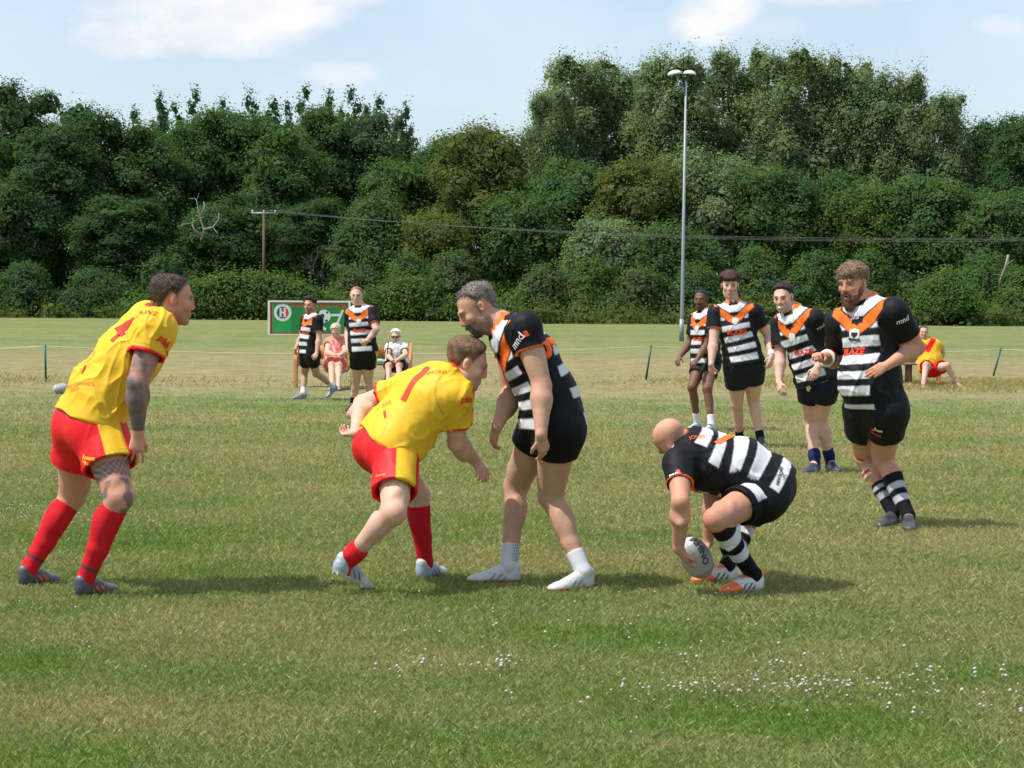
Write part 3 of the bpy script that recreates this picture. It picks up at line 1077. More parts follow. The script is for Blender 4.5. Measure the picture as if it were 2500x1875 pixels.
# ------------------------------------------------------------------ furniture of the field
def build_things():
    # floodlight
    b = ground(1664, 833)
    D = b[1]
    top = at(1675, 190, D)
    root = empty('floodlight', (b[0], b[1], 0), 'tall slim grey floodlight column with two white lamp heads in front of the wood', 'floodlight')
    lean = top - b
    H = top[2]
    V, F = join([tube([(0, 0, 0), (lean[0] * .1, 0, H * .1), (lean[0], 0, H)], [.082, .078, .045], 14), tube([(0, 0, 0), (0, 0, .9)], [.10, .10], 14)])
    mesh_obj('column', V, F, M['galv'], root)
    V, F = join([tube([(lean[0], 0, H - .02), (lean[0], 0, H + .08)], [.13, .13], 12), tube([(lean[0] - .45, 0, H + .12), (lean[0] + .3, 0, H + .12)], [.03, .03], 6), tube([(lean[0], 0, H), (lean[0], 0, H + .16)], [.04, .04], 8)])
    mesh_obj('bracket', V, F, M['darkmetal'], root)
    for (ox, sx, tilt) in ((-.46, 1.0, .18), (.14, .92, -.05)):
        Vv, Ff = [], []
        nu, nv = 16, 6
        for i in range(nv + 1):
            ph = i / nv * math.pi / 2
            for j in range(nu):
                a = 2 * math.pi * j / nu
                Vv.append((math.cos(a) * math.cos(ph) * .29 * sx, math.sin(a) * math.cos(ph) * .2, math.sin(ph) * .17))
        for i in range(nv):
            for j in range(nu):
                Ff.append((i * nu + j, i * nu + (j + 1) % nu, (i + 1) * nu + (j + 1) % nu, (i + 1) * nu + j))
        Ff.append(tuple(range(nu))[::-1])
        Vv = np.array(Vv)
        ca, sa = math.cos(tilt), math.sin(tilt)
        Vv = np.stack([Vv[:, 0] * ca - Vv[:, 2] * sa, Vv[:, 1], Vv[:, 0] * sa + Vv[:, 2] * ca], 1) + np.array([lean[0] + ox, 0, H + .14])
        lh = mesh_obj('lamp_head', Vv, Ff, M['lampwhite'], root)
    # utility pole
    D = 171
    b = at(644, 760, D)
    H = at(646, 519, D)[2]
    root = empty('utility_pole', (b[0], b[1], 0), 'brown wooden utility pole with a pale crossarm in front of the dark wood', 'utility pole')
    V, F = tube([(0, 0, 0), (0, 0, H)], [.16, .11], 10)
    mesh_obj('pole', V, F, M['polewood'], root)
    V, F = box((-1.05, -.06, H - .12), (1.05, .06, H + .02))
    mesh_obj('crossarm', V, F, M['galv'], root)
    for x in (-.95, 0, .95):
        V, F = tube([(x, 0, H + .02), (x, 0, H + .12), (x, 0, H + .2)], [.05, .07, .04], 8)
        mesh_obj('insulator', V, F, M['lampwhite'], root)
    # wires
    root2 = empty('power_line', (b[0], b[1], 0), 'three thin overhead cables crossing the wood from the utility pole to the right edge', 'cable')
    for k, x in enumerate((-.95, 0, .95)):
        p0 = np.array([x, 0, H + .2])
        p1 = at(3200, 566 + k * 3, 118 - k * 1.5) - np.array([b[0], b[1], 0])
        pts = []
        for i in range(41):
            t = i / 40
            p = p0 + (p1 - p0) * t
            p[2] -= 4 * t * (1 - t) * (1.15 + .05 * k)
            pts.append(p)
        V, F = tube(pts, [.010] * 41, 5)
        mesh_obj('wire', V, F, M['wire'], root2)
    # rope fence
    posts = [(110, 842, 112, 932), (1590, 842, 1577, 927), (2444, 850, 2425, 918)]
    pw = []
    c0 = ground(1577, 927)
    root = empty('rope_fence', (c0[0], c0[1], 0), 'thin pale rope strung between short green posts across the field', 'rope fence')
    for (x0, y0, x1, y1) in posts:
        bt = ground(x1, y1)
        tp = at(x0, y0, bt[1])
        pw.append((bt - root_xy(c0), tp - root_xy(c0)))
        V, F = tube([pw[-1][0], pw[-1][1]], [.022, .020], 8)
        mesh_obj('post', V, F, M['postgreen'], root)
    ends = [at(-420, 852, 42) - root_xy(c0), pw[0][1], pw[1][1], pw[2][1], at(3300, 852, 40) - root_xy(c0)]
    parts = []
    for i in range(4):
        a, b_ = ends[i] - np.array([0, 0, .02]), ends[i + 1] - np.array([0, 0, .02])
        sag = (.05, .16, .12, .10)[i]
        pts = []
        for k in range(31):
            t = k / 30
            p = a + (b_ - a) * t
            p[2] -= 4 * t * (1 - t) * sag
            pts.append(p)
        parts.append(tube(pts, [.0045] * 31, 5))
    V, F = join(parts)
    mesh_obj('rope', V, F, M['rope'], root)
    build_goal()
    build_bench(ground(860, 951), -.0, 719, 1003, 36.6, 'long orange wooden bench with solid end boards holding the two older women')
    build_bench(ground(2250, 945), 0, 2150, 2296, 38.4, 'wooden bench with a brown end board under the man in yellow', short=True)
    # cane and bottle
    a, b_ = at(948, 836, 35.9), ground(938, 950)
    root = empty('walking_cane', (b_[0], b_[1], 0), 'dark green walking cane propped against the white-topped woman', 'cane')
    a = a - root_xy(b_)
    V, F = tube([(0, 0, 0), a * .5, a, a + np.array([.06, -.02, .03]), a + np.array([.10, -.03, -.02])], [.012, .012, .012, .012, .011], 8)
    V, F = V, F
    mesh_obj('shaft', V, F, M['postgreen'], root)
    V, F = tube([(0, 0, 0), (0, 0, .04)], [.02, .018], 8)
    mesh_obj('ferrule', V, F, M['darkmetal'], root)
    p = at(923, 890, 36.3)
    m = pmat('bottle_plastic', (.35, .62, .68), rough=.25)
    root = empty('water_bottle', (p[0], p[1], .440), 'pale blue bottle lying on the bench beside the white-topped woman', 'bottle')
    V, F = tube([(-.12, 0, .045), (-.11, 0, .045), (.07, 0, .045), (.10, 0, .045), (.13, 0, .045)], [.03, .042, .042, .022, .018], 12)
    mesh_obj('bottle_body', V, F, m, root)
    V, F = tube([(.131, 0, .045), (.155, 0, .045)], [.021, .021], 12)
    mesh_obj('cap', V, F, M['white_paint'], root)


def root_xy(c):
    return np.array([c[0], c[1], 0])


def build_bench(g, rz, pl, pr, D, label, short=False):
    L0, L1 = at(pl, 900, D), at(pr, 900, D)
    x0, x1 = L0[0], L1[0]
    cx = (x0 + x1) / 2
    root = empty('bench', (cx, D, 0), label, 'bench')
    hw = (x1 - x0) / 2
    V, F = box((-hw + .05, -.02, .40), (hw - .05, .40, .435))
    mesh_obj('seat', V, F, M['benchdark'], root)
    V, F = box((-hw + .05, .40, .50), (hw - .05, .435, .74))
    Vb = V.copy()
    mesh_obj('backrest', Vb, F, M['benchwood'], root)
    for sx in (-1, 1):
        if short and sx < 0:
            pass
        x = sx * (hw - .02)
        prof = [(-.08, 0), (.10, 0), (.18, .35), (.40, .40), (.48, .78), (.42, .80), (.30, .72), (.02, .56), (-.02, .50)]
        n = len(prof)
        Vv = [(x - .025, y, z) for y, z in prof] + [(x + .025, y, z) for y, z in prof]
        Ff = [tuple(range(n))[::-1], tuple(range(n, 2 * n))] + [(i, (i + 1) % n, (i + 1) % n + n, i + n) for i in range(n)]
        mesh_obj('end_board', np.array(Vv), Ff, M['benchwood'], root, smooth=False)
    V, F = box((-.04, .05, 0), (.04, .35, .398))
    mesh_obj('leg', V, F, M['benchdark'], root)


def flat_text(text, size, mat, parent, loc, name='lettering', bold=0):
    V, Fc = glyph_mesh(text, size, sub=0, bold=bold)
    V3 = np.stack([V[:, 0], np.zeros(len(V)), V[:, 1]], 1) + np.array(loc)
    me = mesh_obj(name, V3, Fc, mat, parent, smooth=False)
    return me


def disc(r, y, c=(0, 0), n=32, r0=0, a0=0, a1=2 * math.pi):
    full = abs(a1 - a0 - 2 * math.pi) < 1e-6
    V, F = [], []
    m = n if full else n + 1
    for i in range(m):
        a = a0 + (a1 - a0) * i / n
        V.append((c[0] + math.cos(a) * r, y, c[1] + math.sin(a) * r))
        V.append((c[0] + math.cos(a) * r0, y, c[1] + math.sin(a) * r0))
    for i in range(n):
        j = (i + 1) % m
        F.append((2 * i, 2 * j, 2 * j + 1, 2 * i + 1))
    return np.array(V), F


def poly(pts, y):
    return np.array([(x, y, z) for x, z in pts]), [tuple(range(len(pts)))]


def build_goal():
    g = ground(755, 818)
    D = g[1]
    k = D / FPX
    root = empty('practice_goal', (g[0], g[1], 0), 'small white-framed goal with a green printed board across its mouth', 'goal')
    W, H = 101 * k, 84 * k
    t = 2.6 * k
    fr = join([box((-W, -.05, 0), (-W + 2 * t, .05, H)), box((W - 2 * t, -.05, 0), (W, .05, H)), box((-W + 2 * t, -.05, H - 1.6 * t), (W - 2 * t, .05, H)),
               box((-W + 2 * t, -.05, 0), (W - 2 * t, .05, t * .8)),
               tube([(-W + t, .05, H - t), (-W + t, .9, .05)], [.025, .025], 6), tube([(W - t, .05, H - t), (W - t, .9, .05)], [.025, .025], 6), tube([(-W + t, .9, .03), (W - t, .9, .03)], [.025, .025], 6)])
    mesh_obj('frame', *fr, M['white_paint'], root, smooth=False)
    red = pmat('board_red', (.42, .07, .04), rough=.6)
    gr = pmat('board_green', (.015, .30, .075), rough=.55, var=.08, vscale=2)
    gr2 = pmat('board_dark_green', (.012, .20, .05), rough=.55, var=.08, vscale=2)
    wh = pmat('board_white', (.62, .66, .66), rough=.6)
    bl = pmat('board_blue', (.03, .05, .22), rough=.6)
    rd = pmat('board_bright_red', (.60, .05, .05), rough=.6)
    bk = pmat('board_black', (.02, .03, .04), rough=.6)
    bd = mesh_obj('board', *box((-W + 2 * t + .01, -.015, t * .8), (W - 2 * t - .01, .03, H - 1.6 * t)), red, root, smooth=False)
    a, b = -W + 2 * t + .12, W - 2 * t - .06
    z0, z1 = t * .8 + .07, H - 1.6 * t - .05
    mesh_obj('green_panel', *box((a, -.020, z0), (a + .85, -.016, z1)), gr, bd, smooth=False)
    mesh_obj('green_panel', *box((a + .853, -.020, z0), (b, -.016, z1)), gr2, bd, smooth=False)
    # round emblem with an H
    ec = (a + .46, z1 - .42)
    V, F = disc(.40, -.024, ec)
    mesh_obj('emblem', V, F, wh, bd, smooth=False)
    V, F = disc(.27, -.028, ec, r0=.0, a0=math.pi / 2, a1=3 * math.pi / 2)
    e2 = mesh_obj('emblem_half', V, F, bl, bd, smooth=False)
    V, F = disc(.27, -.028, ec, r0=.0, a0=-math.pi / 2, a1=math.pi / 2)
    mesh_obj('emblem_half', V, F, rd, bd, smooth=False)
    V, F = join([poly([(ec[0] - .14, ec[1] - .2), (ec[0] - .05, ec[1] - .2), (ec[0] - .05, ec[1] + .2), (ec[0] - .14, ec[1] + .2)], -.032),
                 poly([(ec[0] + .05, ec[1] - .2), (ec[0] + .14, ec[1] - .2), (ec[0] + .14, ec[1] + .2), (ec[0] + .05, ec[1] + .2)], -.032),
                 poly([(ec[0] - .05, ec[1] - .04), (ec[0] + .05, ec[1] - .04), (ec[0] + .05, ec[1] + .04), (ec[0] - .05, ec[1] + .04)], -.032)])
    mesh_obj('emblem_letter', V, F, wh, bd, smooth=False)
    flat_text('KNOCK OUT BALL GAMES', .15, rd, bd, ((a + .85 + b) / 2 - .02, -.024, z1 - .12), bold=.004)
    # picture of a ball in a corner flag frame
    bc = (b - .95, z1 - .58)
    V, F = join([poly([(bc[0] - .62, bc[1] - .30), (bc[0] - .52, bc[1] - .22), (bc[0] + .02, bc[1] - .56), (bc[0] - .05, bc[1] - .66)], -.024),
                 poly([(bc[0] - .62, bc[1] - .30), (bc[0] - .52, bc[1] - .30), (bc[0] - .15, bc[1] + .12), (bc[0] - .25, bc[1] + .16)], -.0245),
                 poly([(bc[0] + .1, bc[1] + .10), (bc[0] + .1, bc[1] + .0), (bc[0] + .66, bc[1] + .0), (bc[0] + .70, bc[1] + .12)], -.024),
                 poly([(bc[0] + .70, bc[1] + .30), (bc[0] + .80, bc[1] + .28), (bc[0] + .44, bc[1] - .62), (bc[0] + .34, bc[1] - .60)], -.0245)])
    mesh_obj('goal_picture', V, F, wh, bd, smooth=False)
    V, F = disc(.30, -.028, (bc[0] - .1, bc[1]))
    mesh_obj('ball_picture', V, F, wh, bd, smooth=False)
    for (ox, oz, rr) in ((-.08, .02, .11), (.14, .18, .06), (-.28, -.12, .06), (.10, -.2, .07), (-.26, .2, .05)):
        V, F = disc(rr, -.032, (bc[0] - .1 + ox, bc[1] + oz), n=5)
        mesh_obj('ball_patch', V, F, bk, bd, smooth=False)


def build_ball(cpx, cpy, D, ln, rad, tilt, yaw, label, written=True, lay=False):
    c = at(cpx, cpy, D)
    if lay:
        c[2] = rad * .98
    nu, nv = 40, 28
    d = np.array([math.cos(tilt) * math.cos(yaw), math.cos(tilt) * math.sin(yaw), math.sin(tilt)])
    a = nrm(np.cross(d, [0, 1, .2]))
    b = np.cross(d, a)
    V, F, C = [], [], []
    for i in range(nv + 1):
        t = -1 + 2 * i / nv
        th = math.asin(t)
        rr = rad * math.cos(th) ** .85
        for j in range(nu):
            an = 2 * math.pi * j / nu
            V.append(d * (ln / 2) * math.sin(th) + (a * math.cos(an) + b * math.sin(an)) * rr)
            col = (.38, .38, .36)
            seam = abs((an / (math.pi / 2) + .5) % 1 - .5) < .03
            if abs(t) > .86:
                col = (.50, .50, .48)
            if seam:
                col = (.36, .37, .38)
            if .15 < (an / (math.pi / 2)) % 1 < .34 and -.55 < t < .0:
                col = (.20, .23, .42)
            if abs(t) > .55 and abs(t) < .62:
                col = (.25, .26, .28)
            C.append(col)
    for i in range(nv):
        for j in range(nu):
            F.append((i * nu + j, i * nu + (j + 1) % nu, (i + 1) * nu + (j + 1) % nu, (i + 1) * nu + j))
    root = empty('rugby_ball', c, label, 'ball')
    m = pmat('ball_rubber', None, rough=.5, bump=.35, bscale=150, var=.1, vscale=20)
    o = mesh_obj('ball_skin', np.array(V), np.array(F), m, root, np.array(C))
    return root, o


# ------------------------------------------------------------------ people
BLACK = lin(23, 23, 27)
WHITE = np.array([.64, .64, .665])
ORANGE = np.array([.93, .16, .02])
YELLOW = np.array([.76, .455, .026])
RED = np.array([.72, .012, .018])


def proj_seg(P, a, b):
    ab = b - a
    t = np.clip(((P - a) @ ab) / (ab @ ab), 0, 1)
    q = P - a - t[:, None] * ab
    return t, np.linalg.norm(q, axis=1), q


def rotm(f, up):
    """head frame rows: right, forward, up"""
    f = nrm(f)
    up = nrm(np.asarray(up) - f * (np.asarray(up) @ f))
    r = np.cross(f, up)
    return np.array([r, f, up])


class Person:
    def __init__(s, label, D, J, H=1.78, g=1.0, h=0.006, face=(0, -1, 0), up=(0, 0, 1), head=1.0, feet=None,
                 palm=None, curl=(.5, .5), gt=1.0, belly=0, arm_hint=None, lift=None, thumb=None, spread=(.0, .0)):
        s.D, s.H, s.g, s.h, s.gt = D, H, g, h, gt
        W = lambda q: at(q[0], q[1], D + (q[2] if len(q) > 2 else 0))
        w = {}
        for k in ('head', 'neck', 'chest', 'waist', 'hips', 'shR', 'shL', 'hipR', 'hipL'):
            w[k] = W(J[k])

        def solve(q, cons, wt=0.03):
            best, bc = None, 1e9
            for dz in np.linspace(-.6, .6, 121):
                p = at(q[0], q[1], D + dz)
                c = sum((np.linalg.norm(p - a) - l) ** 2 for a, l in cons) + wt * (dz - (q[2] if len(q) > 2 else 0)) ** 2
                if c < bc:
                    best, bc = p, c
            return best
        s.foot = {}
        for k in 'RL':
            px, py, yaw, pitch = feet[k]
            L = .285 * H / 1.78
            d = np.array([math.cos(R(yaw)), math.sin(R(yaw)), 0])
            gp = ground(px, py)
            if pitch > 0:      # anchor is the toe, heel raised
                fd = d * math.cos(R(pitch)) + np.array([0, 0, -math.sin(R(pitch))])
                u = nrm(np.array([0, 0, 1]) - fd * fd[2])
                heel = gp - fd * L
            elif pitch < 0:    # hanging / flat foot given height above the ground
                fd, u = d, np.array([0, 0, 1.])
                heel = gp.copy()
            else:
                fd, u = d, np.array([0, 0, 1.])
                heel = gp.copy()
            s.foot[k] = (heel, fd, u, L)
            w['an' + k] = heel + fd * .065 + u * .095
            w['kn' + k] = solve(J['kn' + k], [(w['hip' + k], .24 * H), (w['an' + k], .235 * H)])
            w['el' + k] = solve(J['el' + k], [(w['sh' + k], .168 * H)])
            w['wr' + k] = solve(J['wr' + k], [(w['el' + k], .150 * H)])
            w['tip' + k] = solve(J['tip' + k], [(w['wr' + k], .085 * H)])
        s.origin = (w['anR'] + w['anL']) / 2 * np.array([1, 1, 0])
        s.w = {k: v - s.origin for k, v in w.items()}
        s.foot = {k: (v[0] - s.origin, v[1], v[2], v[3]) for k, v in s.foot.items()}
        w = s.w
        s.root = empty('person', s.origin, label, 'person')
        s.HM = rotm(face, up)
        s.hs = head
        s.rh = nrm(w['hipR'] - w['hipL'])
        s.rc = nrm(w['shR'] - w['shL'])
        s.palm = palm or {}
        s.curl = curl
        s.belly = belly
        s.thumb = thumb or {}
        s.spread = spread
        # torso stations: (point, rx, ry, right)
        up_ = w['chest'] * .4 + w['neck'] * .6
        s.st = [(w['hips'], .160, .118, s.rh), (w['waist'], .150, .112, nrm(s.rh + s.rc)),
                (w['chest'], .168, .125, s.rc), (up_, .150, .092, s.rc)]
        s.st = [(p, rx * gt, ry * gt, r) for p, rx, ry, r in s.st]
        s.bones = {k: round(float(np.linalg.norm(w[a] - w[b])), 2) for k, a, b in
                   (('uaR', 'shR', 'elR'), ('uaL', 'shL', 'elL'), ('faR', 'elR', 'wrR'), ('faL', 'elL', 'wrL'), ('thR', 'hipR', 'knR'),
                    ('thL', 'hipL', 'knL'), ('snR', 'knR', 'anR'), ('snL', 'knL', 'anL'), ('sh', 'shR', 'shL'), ('nh', 'neck', 'head'), ('sp', 'hips', 'neck'))}
        print(label[:30], s.bones)

    def bounds(s, pts, m):
        a = np.array(pts)
        return a.min(0) - m, a.max(0) + m

    # -------- primitive lists
    def torso(s, inf=0.0, clip=None, shirt=False):
        w, out = s.w, []
        st = list(s.st)
        if shirt:
            gt = s.gt
            st[0] = (st[0][0], .172 * gt, .128 * gt, st[0][3])
            st[1] = (st[1][0], .163 * gt, .126 * gt, st[1][3])
        for i in range(3):
            p0, x0, y0, r0 = st[i]
            p1, x1, y1, r1 = st[i + 1]
            out.append((eseg(p0, p1, (x0 + inf, y0 + inf), (x1 + inf, y1 + inf), r0, r1, clip), .05))
        up_ = st[3][0]
        for k in 'RL':
            out.append((cone(up_, w['sh' + k], .085 * s.gt + inf, .060 * s.g + inf, clip), .05))
        out.append((cone(up_, w['neck'], .085 * s.gt + inf, .058 * s.g + inf * .3, clip), .05))
        fh = np.cross(nrm(w['waist'] - w['hips']), s.rh)
        s.fh = fh
        if s.belly:
            fw = np.cross(nrm(w['chest'] - w['hips']), st[1][3])
            Rm = np.array([st[1][3], fw, nrm(w['chest'] - w['hips'])])
            out.append((ell(w['waist'] * .8 + w['hips'] * .2 + fw * (.05 + s.belly), Rm, (.15 * s.gt + inf, .12 + inf, .17 + inf), clip), .08))
        return out

    def pelvis(s, inf=0.0, clip=None):
        w, out = s.w, []
        for k in 'RL':
            th = nrm(w['kn' + k] - w['hip' + k])
            back = -np.cross(-th, s.rh)
            back = nrm(back)
            c = w['hip' + k] + back * .036 + s.rh * (.01 if k == 'R' else -.01)
            out.append((ell(c, np.array([s.rh, back, np.cross(s.rh, back)]), (.088 * s.gt + inf, .086 * s.g + inf, .112 * s.g + inf), clip), .05))
        return out

    def arm(s, k, inf=0.0, clip=None, upper_only=False):
        w, g = s.w, s.g
        sh, el, wr = w['sh' + k], w['el' + k], w['wr' + k]
        out = [(cone(sh, el, .058 * g + inf, .042 * g + inf, clip, bulge=.004 * g), .03)]
        if s.h < .008 and inf == 0:
            ax = nrm(el - sh)
            fr = nrm(np.cross(np.cross(ax, nrm(wr - el)), ax) + 1e-6)
            rm = rotm(fr, ax)
            out += [(ell(sh + (el - sh) * .62 + fr * .022 * g, rm, (.030 * g, .026 * g, .070)), .018),
                    (ell(sh + (el - sh) * .50 - fr * .026 * g, rm, (.034 * g, .024 * g, .080)), .018),
                    (ell(el - fr * .020 * g, rm, (.022 * g, .020 * g, .026)), .014),
                    (ell(el + (wr - el) * .26 + fr * .004, rotm(fr, nrm(wr - el)), (.041 * g, .036 * g, .085)), .02)]
        if not upper_only:
            mid = el + (wr - el) * .28
            out += [(cone(el, mid, .043 * g + inf, .047 * g + inf, clip), .02),
                    (cone(mid, wr, .047 * g + inf, .027 * g ** .5 + inf, clip), .02)]
        return out

    def leg(s, k, inf=0.0, clip=None, part='all'):
        w, g = s.w, s.g
        hp, kn, an = w['hip' + k], w['kn' + k], w['an' + k]
        out = []
        thd, shd = nrm(kn - hp), nrm(an - kn)
        fwd = nrm(thd - shd + s.foot[k][1] * .25)
        s.__dict__.setdefault('kf', {})[k] = fwd
        if part in ('all', 'thigh'):
            out += [(cone(hp, kn, .092 * g + inf, .056 * g + inf, clip, bulge=.006 * g), .04)]
        if part in ('all', 'shin'):
            lo = kn + (an - kn) * .62
            cf = kn + (an - kn) * .30 - fwd * .020 * g
            Rm = rotm(np.cross(shd, fwd), shd)
            out += [(cone(kn, lo, .052 * g + inf, .040 * g + inf, clip), .03),
                    (cone(lo, an, .040 * g + inf, .036 * g ** .5 + inf, clip), .02),
                    (ell(cf, rotm(nrm(np.cross(shd, np.cross(fwd, shd))), shd), (.046 * g + inf, .044 * g + inf, .115 + inf), clip), .03)]
        if s.h < .008 and part in ('all', 'shin'):
            sdv = nrm(np.cross(thd, fwd))
            rm = rotm(fwd, -thd)
            for q_, z_, r_ in (((.034, .085, .030), (-.034, .105, .028)) if part == 'all' else ()):
                out += [(ell(kn - thd * z_ + sdv * q_ * g + fwd * .026 * g, rm, (r_ * g, r_ * g, .060)), .016)]
            for q_ in (.022, -.022):
                out += [(ell(cf + sdv * q_ * g + shd * (.02 if q_ > 0 else .0), rotm(fwd, -shd), (.026 * g + inf, .030 * g + inf, .085 + inf), clip), .014)]
            if part == 'all':
                out += [(ell(kn - fwd * .03 * g + sdv * .03 * g - thd * .05, rm, (.014, .016, .06)), .014), (ell(kn - fwd * .03 * g - sdv * .03 * g - thd * .05, rm, (.014, .016, .06)), .014)]
        if part == 'all':
            out += [(ell(kn + fwd * .020 * g, np.eye(3), (.036 * g, .036 * g, .044 * g)), .03)]
            h_, fd, u, L = s.foot[k]
            out += [(cone(an, h_ + fd * .17 + u * .035, .036, .028), .02)]
        return out

    def headp(s):
        M_, k = s.HM, s.hs
        c = s.w['head']
        T = lambda p: c + (np.array(p) * k) @ M_
        e = lambda p, r, kk=.02: (ell(T(p), M_, np.array(r) * k), kk)
        q = lambda a, b, ra, rb, kk=.012: (cone(T(a), T(b), ra * k, rb * k), kk)
        add = [e((0, -.015, .033), (.077, .098, .080)), e((0, .035, -.03), (.060, .060, .078), .03),
               e((0, .04, -.085), (.046, .046, .034), .03), e((0, .079, -.102), (.022, .017, .018), .02),
               e((.046, .005, -.068), (.018, .028, .025), .03), e((-.046, .005, -.068), (.018, .028, .025), .03),
               q((-.036, .086, .024), (.036, .086, .024), .011, .011, .016),
               e((.043, .066, -.022), (.018, .018, .018), .02), e((-.043, .066, -.022), (.018, .018, .018), .02),
               q((0, .092, .014), (0, .104, -.026), .009, .0130, .01),
               q((-.012, .098, -.034), (.012, .098, -.034), .0088, .0088, .008),
               q((-.018, .093, -.061), (.018, .093, -.061), .0068, .0068, .008),
               q((-.016, .092, -.073), (.016, .092, -.073), .0078, .0078, .008)]
        sub = [(ell(T((x, .104, .004)), M_, np.array([.017, .014, .013]) * k), .012) for x in (.031, -.031)]
        eyes = [e((x, .0765, .002), (.0125, .0125, .0115), .004) for x in (.031, -.031)]
        ears = []
        for sx in (1, -1):
            er = rotm((sx * .35, 1, .1), (0, -.2, 1)) @ M_
            ears.append((ell(T((sx * .079, -.008, -.004)), er, np.array([.009, .017, .029]) * k), .006))
        return add, sub, eyes, ears, T

    def handp(s, k):
        w = s.w
        wr, tip = w['wr' + k], w['tip' + k]
        sc = s.H / 1.78
        d = nrm(tip - wr)
        pn = s.palm.get(k)
        if pn is None:
            pn = s.rc * (-1 if k == 'R' else 1)
        pn = np.asarray(pn, float)
        pn = nrm(pn - d * (pn @ d))
        # thumb side
        ts = np.cross(d, pn) if k == 'R' else np.cross(pn, d)
        if k in s.thumb:
            t_ = np.asarray(s.thumb[k], float)
            if (t_ @ ts) < 0:
                ts = -ts
        cu = s.curl[0 if k == 'R' else 1]
        sp = s.spread[0 if k == 'R' else 1]
        out = [(eseg(wr - d * .01, wr + d * .085 * sc, (.027, .019), (.040, .014), ts), .02)]
        out.append((cone(wr + d * .02 + ts * .018 + pn * .008, wr + d * .065 + ts * .03 + pn * .006, .016, .011), .012))
        ls = (.074, .082, .078, .060)
        for i in range(4):
            u0 = (.030, .010, -.010, -.029)[i]
            p = wr + d * (.083 - abs(i - 1.3) * .004) * sc + ts * u0
            ang = cu * .55
            dirx = nrm(d + ts * sp * (u0 * 9))
            r = (.0092, .0095, .0090, .0080)[i]
            for j, fr in enumerate((.44, .31, .25)):
                dd = dirx * math.cos(ang) + pn * math.sin(ang)
                q = p + dd * ls[i] * fr * sc * 1.05
                out.append((cone(p, q, r, r * .93), .004))
                p = q
                r *= .93
                ang += cu * (.95 + .12 * i)
        p = wr + d * .035 + ts * .032 + pn * .006
        dd = nrm(d * .75 + ts * (.75 - .3 * cu) + pn * (.25 + .5 * cu))
        q = p + dd * .040
        out.append((cone(p, q, .0125, .0105), .008))
        dd = nrm(d * .95 + ts * (.30 - .5 * cu) + pn * (.25 + .6 * cu))
        out.append((cone(q, q + dd * .032, .0105, .0088), .004))
        return out

    # -------- meshes
    def finish(s, fld, name, mat, paint, disp=None, parent=None, smooth_it=1, aa=8):
        V, Q = fld.mesh()
        V = relax(V, Q, smooth_it, .45)
        if disp is not None:
            Nn = vnormals(V, Q)
            V = V + Nn * disp(V)[:, None]
        if aa:
            c = 0
            jr = np.random.default_rng(5)
            for _ in range(aa):
                c = c + paint(V + jr.uniform(-.62, .62, V.shape) * s.h)
            c = c / aa
        else:
            c = paint(V)
        o = mesh_obj(name, V, Q, mat, parent or s.root, np.clip(c, 0, 1))
        return o, V, Q

    def body(s, tone, paintx=None, stub=None, brow=(.12, .07, .04), lip=(.42, .15, .12), eyes=True, tattoo=None, mouth_open=0, scalp=None):
        w = s.w
        pts = [v for v in w.values()] + [s.foot[k][0] for k in 'RL']
        lo, hi = s.bounds(pts, .17)
        F = Field(lo, hi, s.h)
        for p, k in s.torso(-.004):
            F.add(p, k)
        for p, k in s.pelvis(-.006):
            F.add(p, k)
        for sd_ in 'RL':
            for p, k in s.leg(sd_):
                F.add(p, k)
            for p, k in s.arm(sd_):
                F.add(p, k)
        add, sub, ey, ears, T = s.headp()
        nb = w['neck']
        F.add(cone(T((0, -.022, -.05)), nb, .056 * s.g ** .5, .066 * s.g ** .5), .03)
        F.add(cone(T((0, .02, -.075)), nb + nrm(T((0, 1, 0)) - T((0, 0, 0))) * .03, .040, .05 * s.g ** .5), .03)
        for p, k in add:
            F.add(p, k)
        for p, k in sub:
            F.sub(p, k)
        for p, k in ey:
            F.add(p, k)
        for p, k in ears:
            F.add(p, k)
        for sx in (1, -1):
            F.sub(ell(T((sx * .088, -.002, -.002)), s.HM, np.array([.0075, .007, .014]) * s.hs), .004)
        if mouth_open:
            F.sub(ell(T((0, .096, -.069)), s.HM, (.014, .012, .004 + .004 * mouth_open)), .004)
        for sd_ in 'RL':
            for p, k in s.handp(sd_):
                F.add(p, k)
        tone = np.array(tone)

        def paint(V):
            c = np.tile(tone, (len(V), 1))
            nz = sn3(V, 9)
            c = c * (1 + .07 * nz)[:, None]
            red = np.array([tone[0] * 1.05, tone[1] * .62, tone[2] * .55])

            def blend(m, col_):
                nonlocal c
                m = np.clip(m, 0, 1)[:, None]
                c = c * (1 - m) + np.array(col_) * m
            for k in 'RL':
                blend(.6 * np.exp(-(np.linalg.norm(V - (w['kn' + k] + s.kf[k] * .05), axis=1) / .05) ** 2), red)
                blend(.55 * np.exp(-(np.linalg.norm(V - w['el' + k], axis=1) / .05) ** 2), red)
                blend(.45 * np.exp(-(np.linalg.norm(V - w['tip' + k], axis=1) / .09) ** 2), red)
            hl = ((V - w['head']) @ s.HM.T) / s.hs
            x, y, z = np.abs(hl[:, 0]), hl[:, 1], hl[:, 2]
            hd = (np.linalg.norm(hl - np.array([0, 0, -.01]), axis=1) < .17)
            blend(hd * .35 * np.exp(-((x - .042) / .02) ** 2 - ((z + .03) / .025) ** 2) * (y > .05), red)
            blend(hd * .4 * (y > .1) * (z < 0) * (z > -.045), red)
            blend(hd * .35 * (x > .074), red)
            blend(hd * .9 * (y > .088) * (x < .021) * np.exp(-((z + .067) / .009) ** 2), lip)
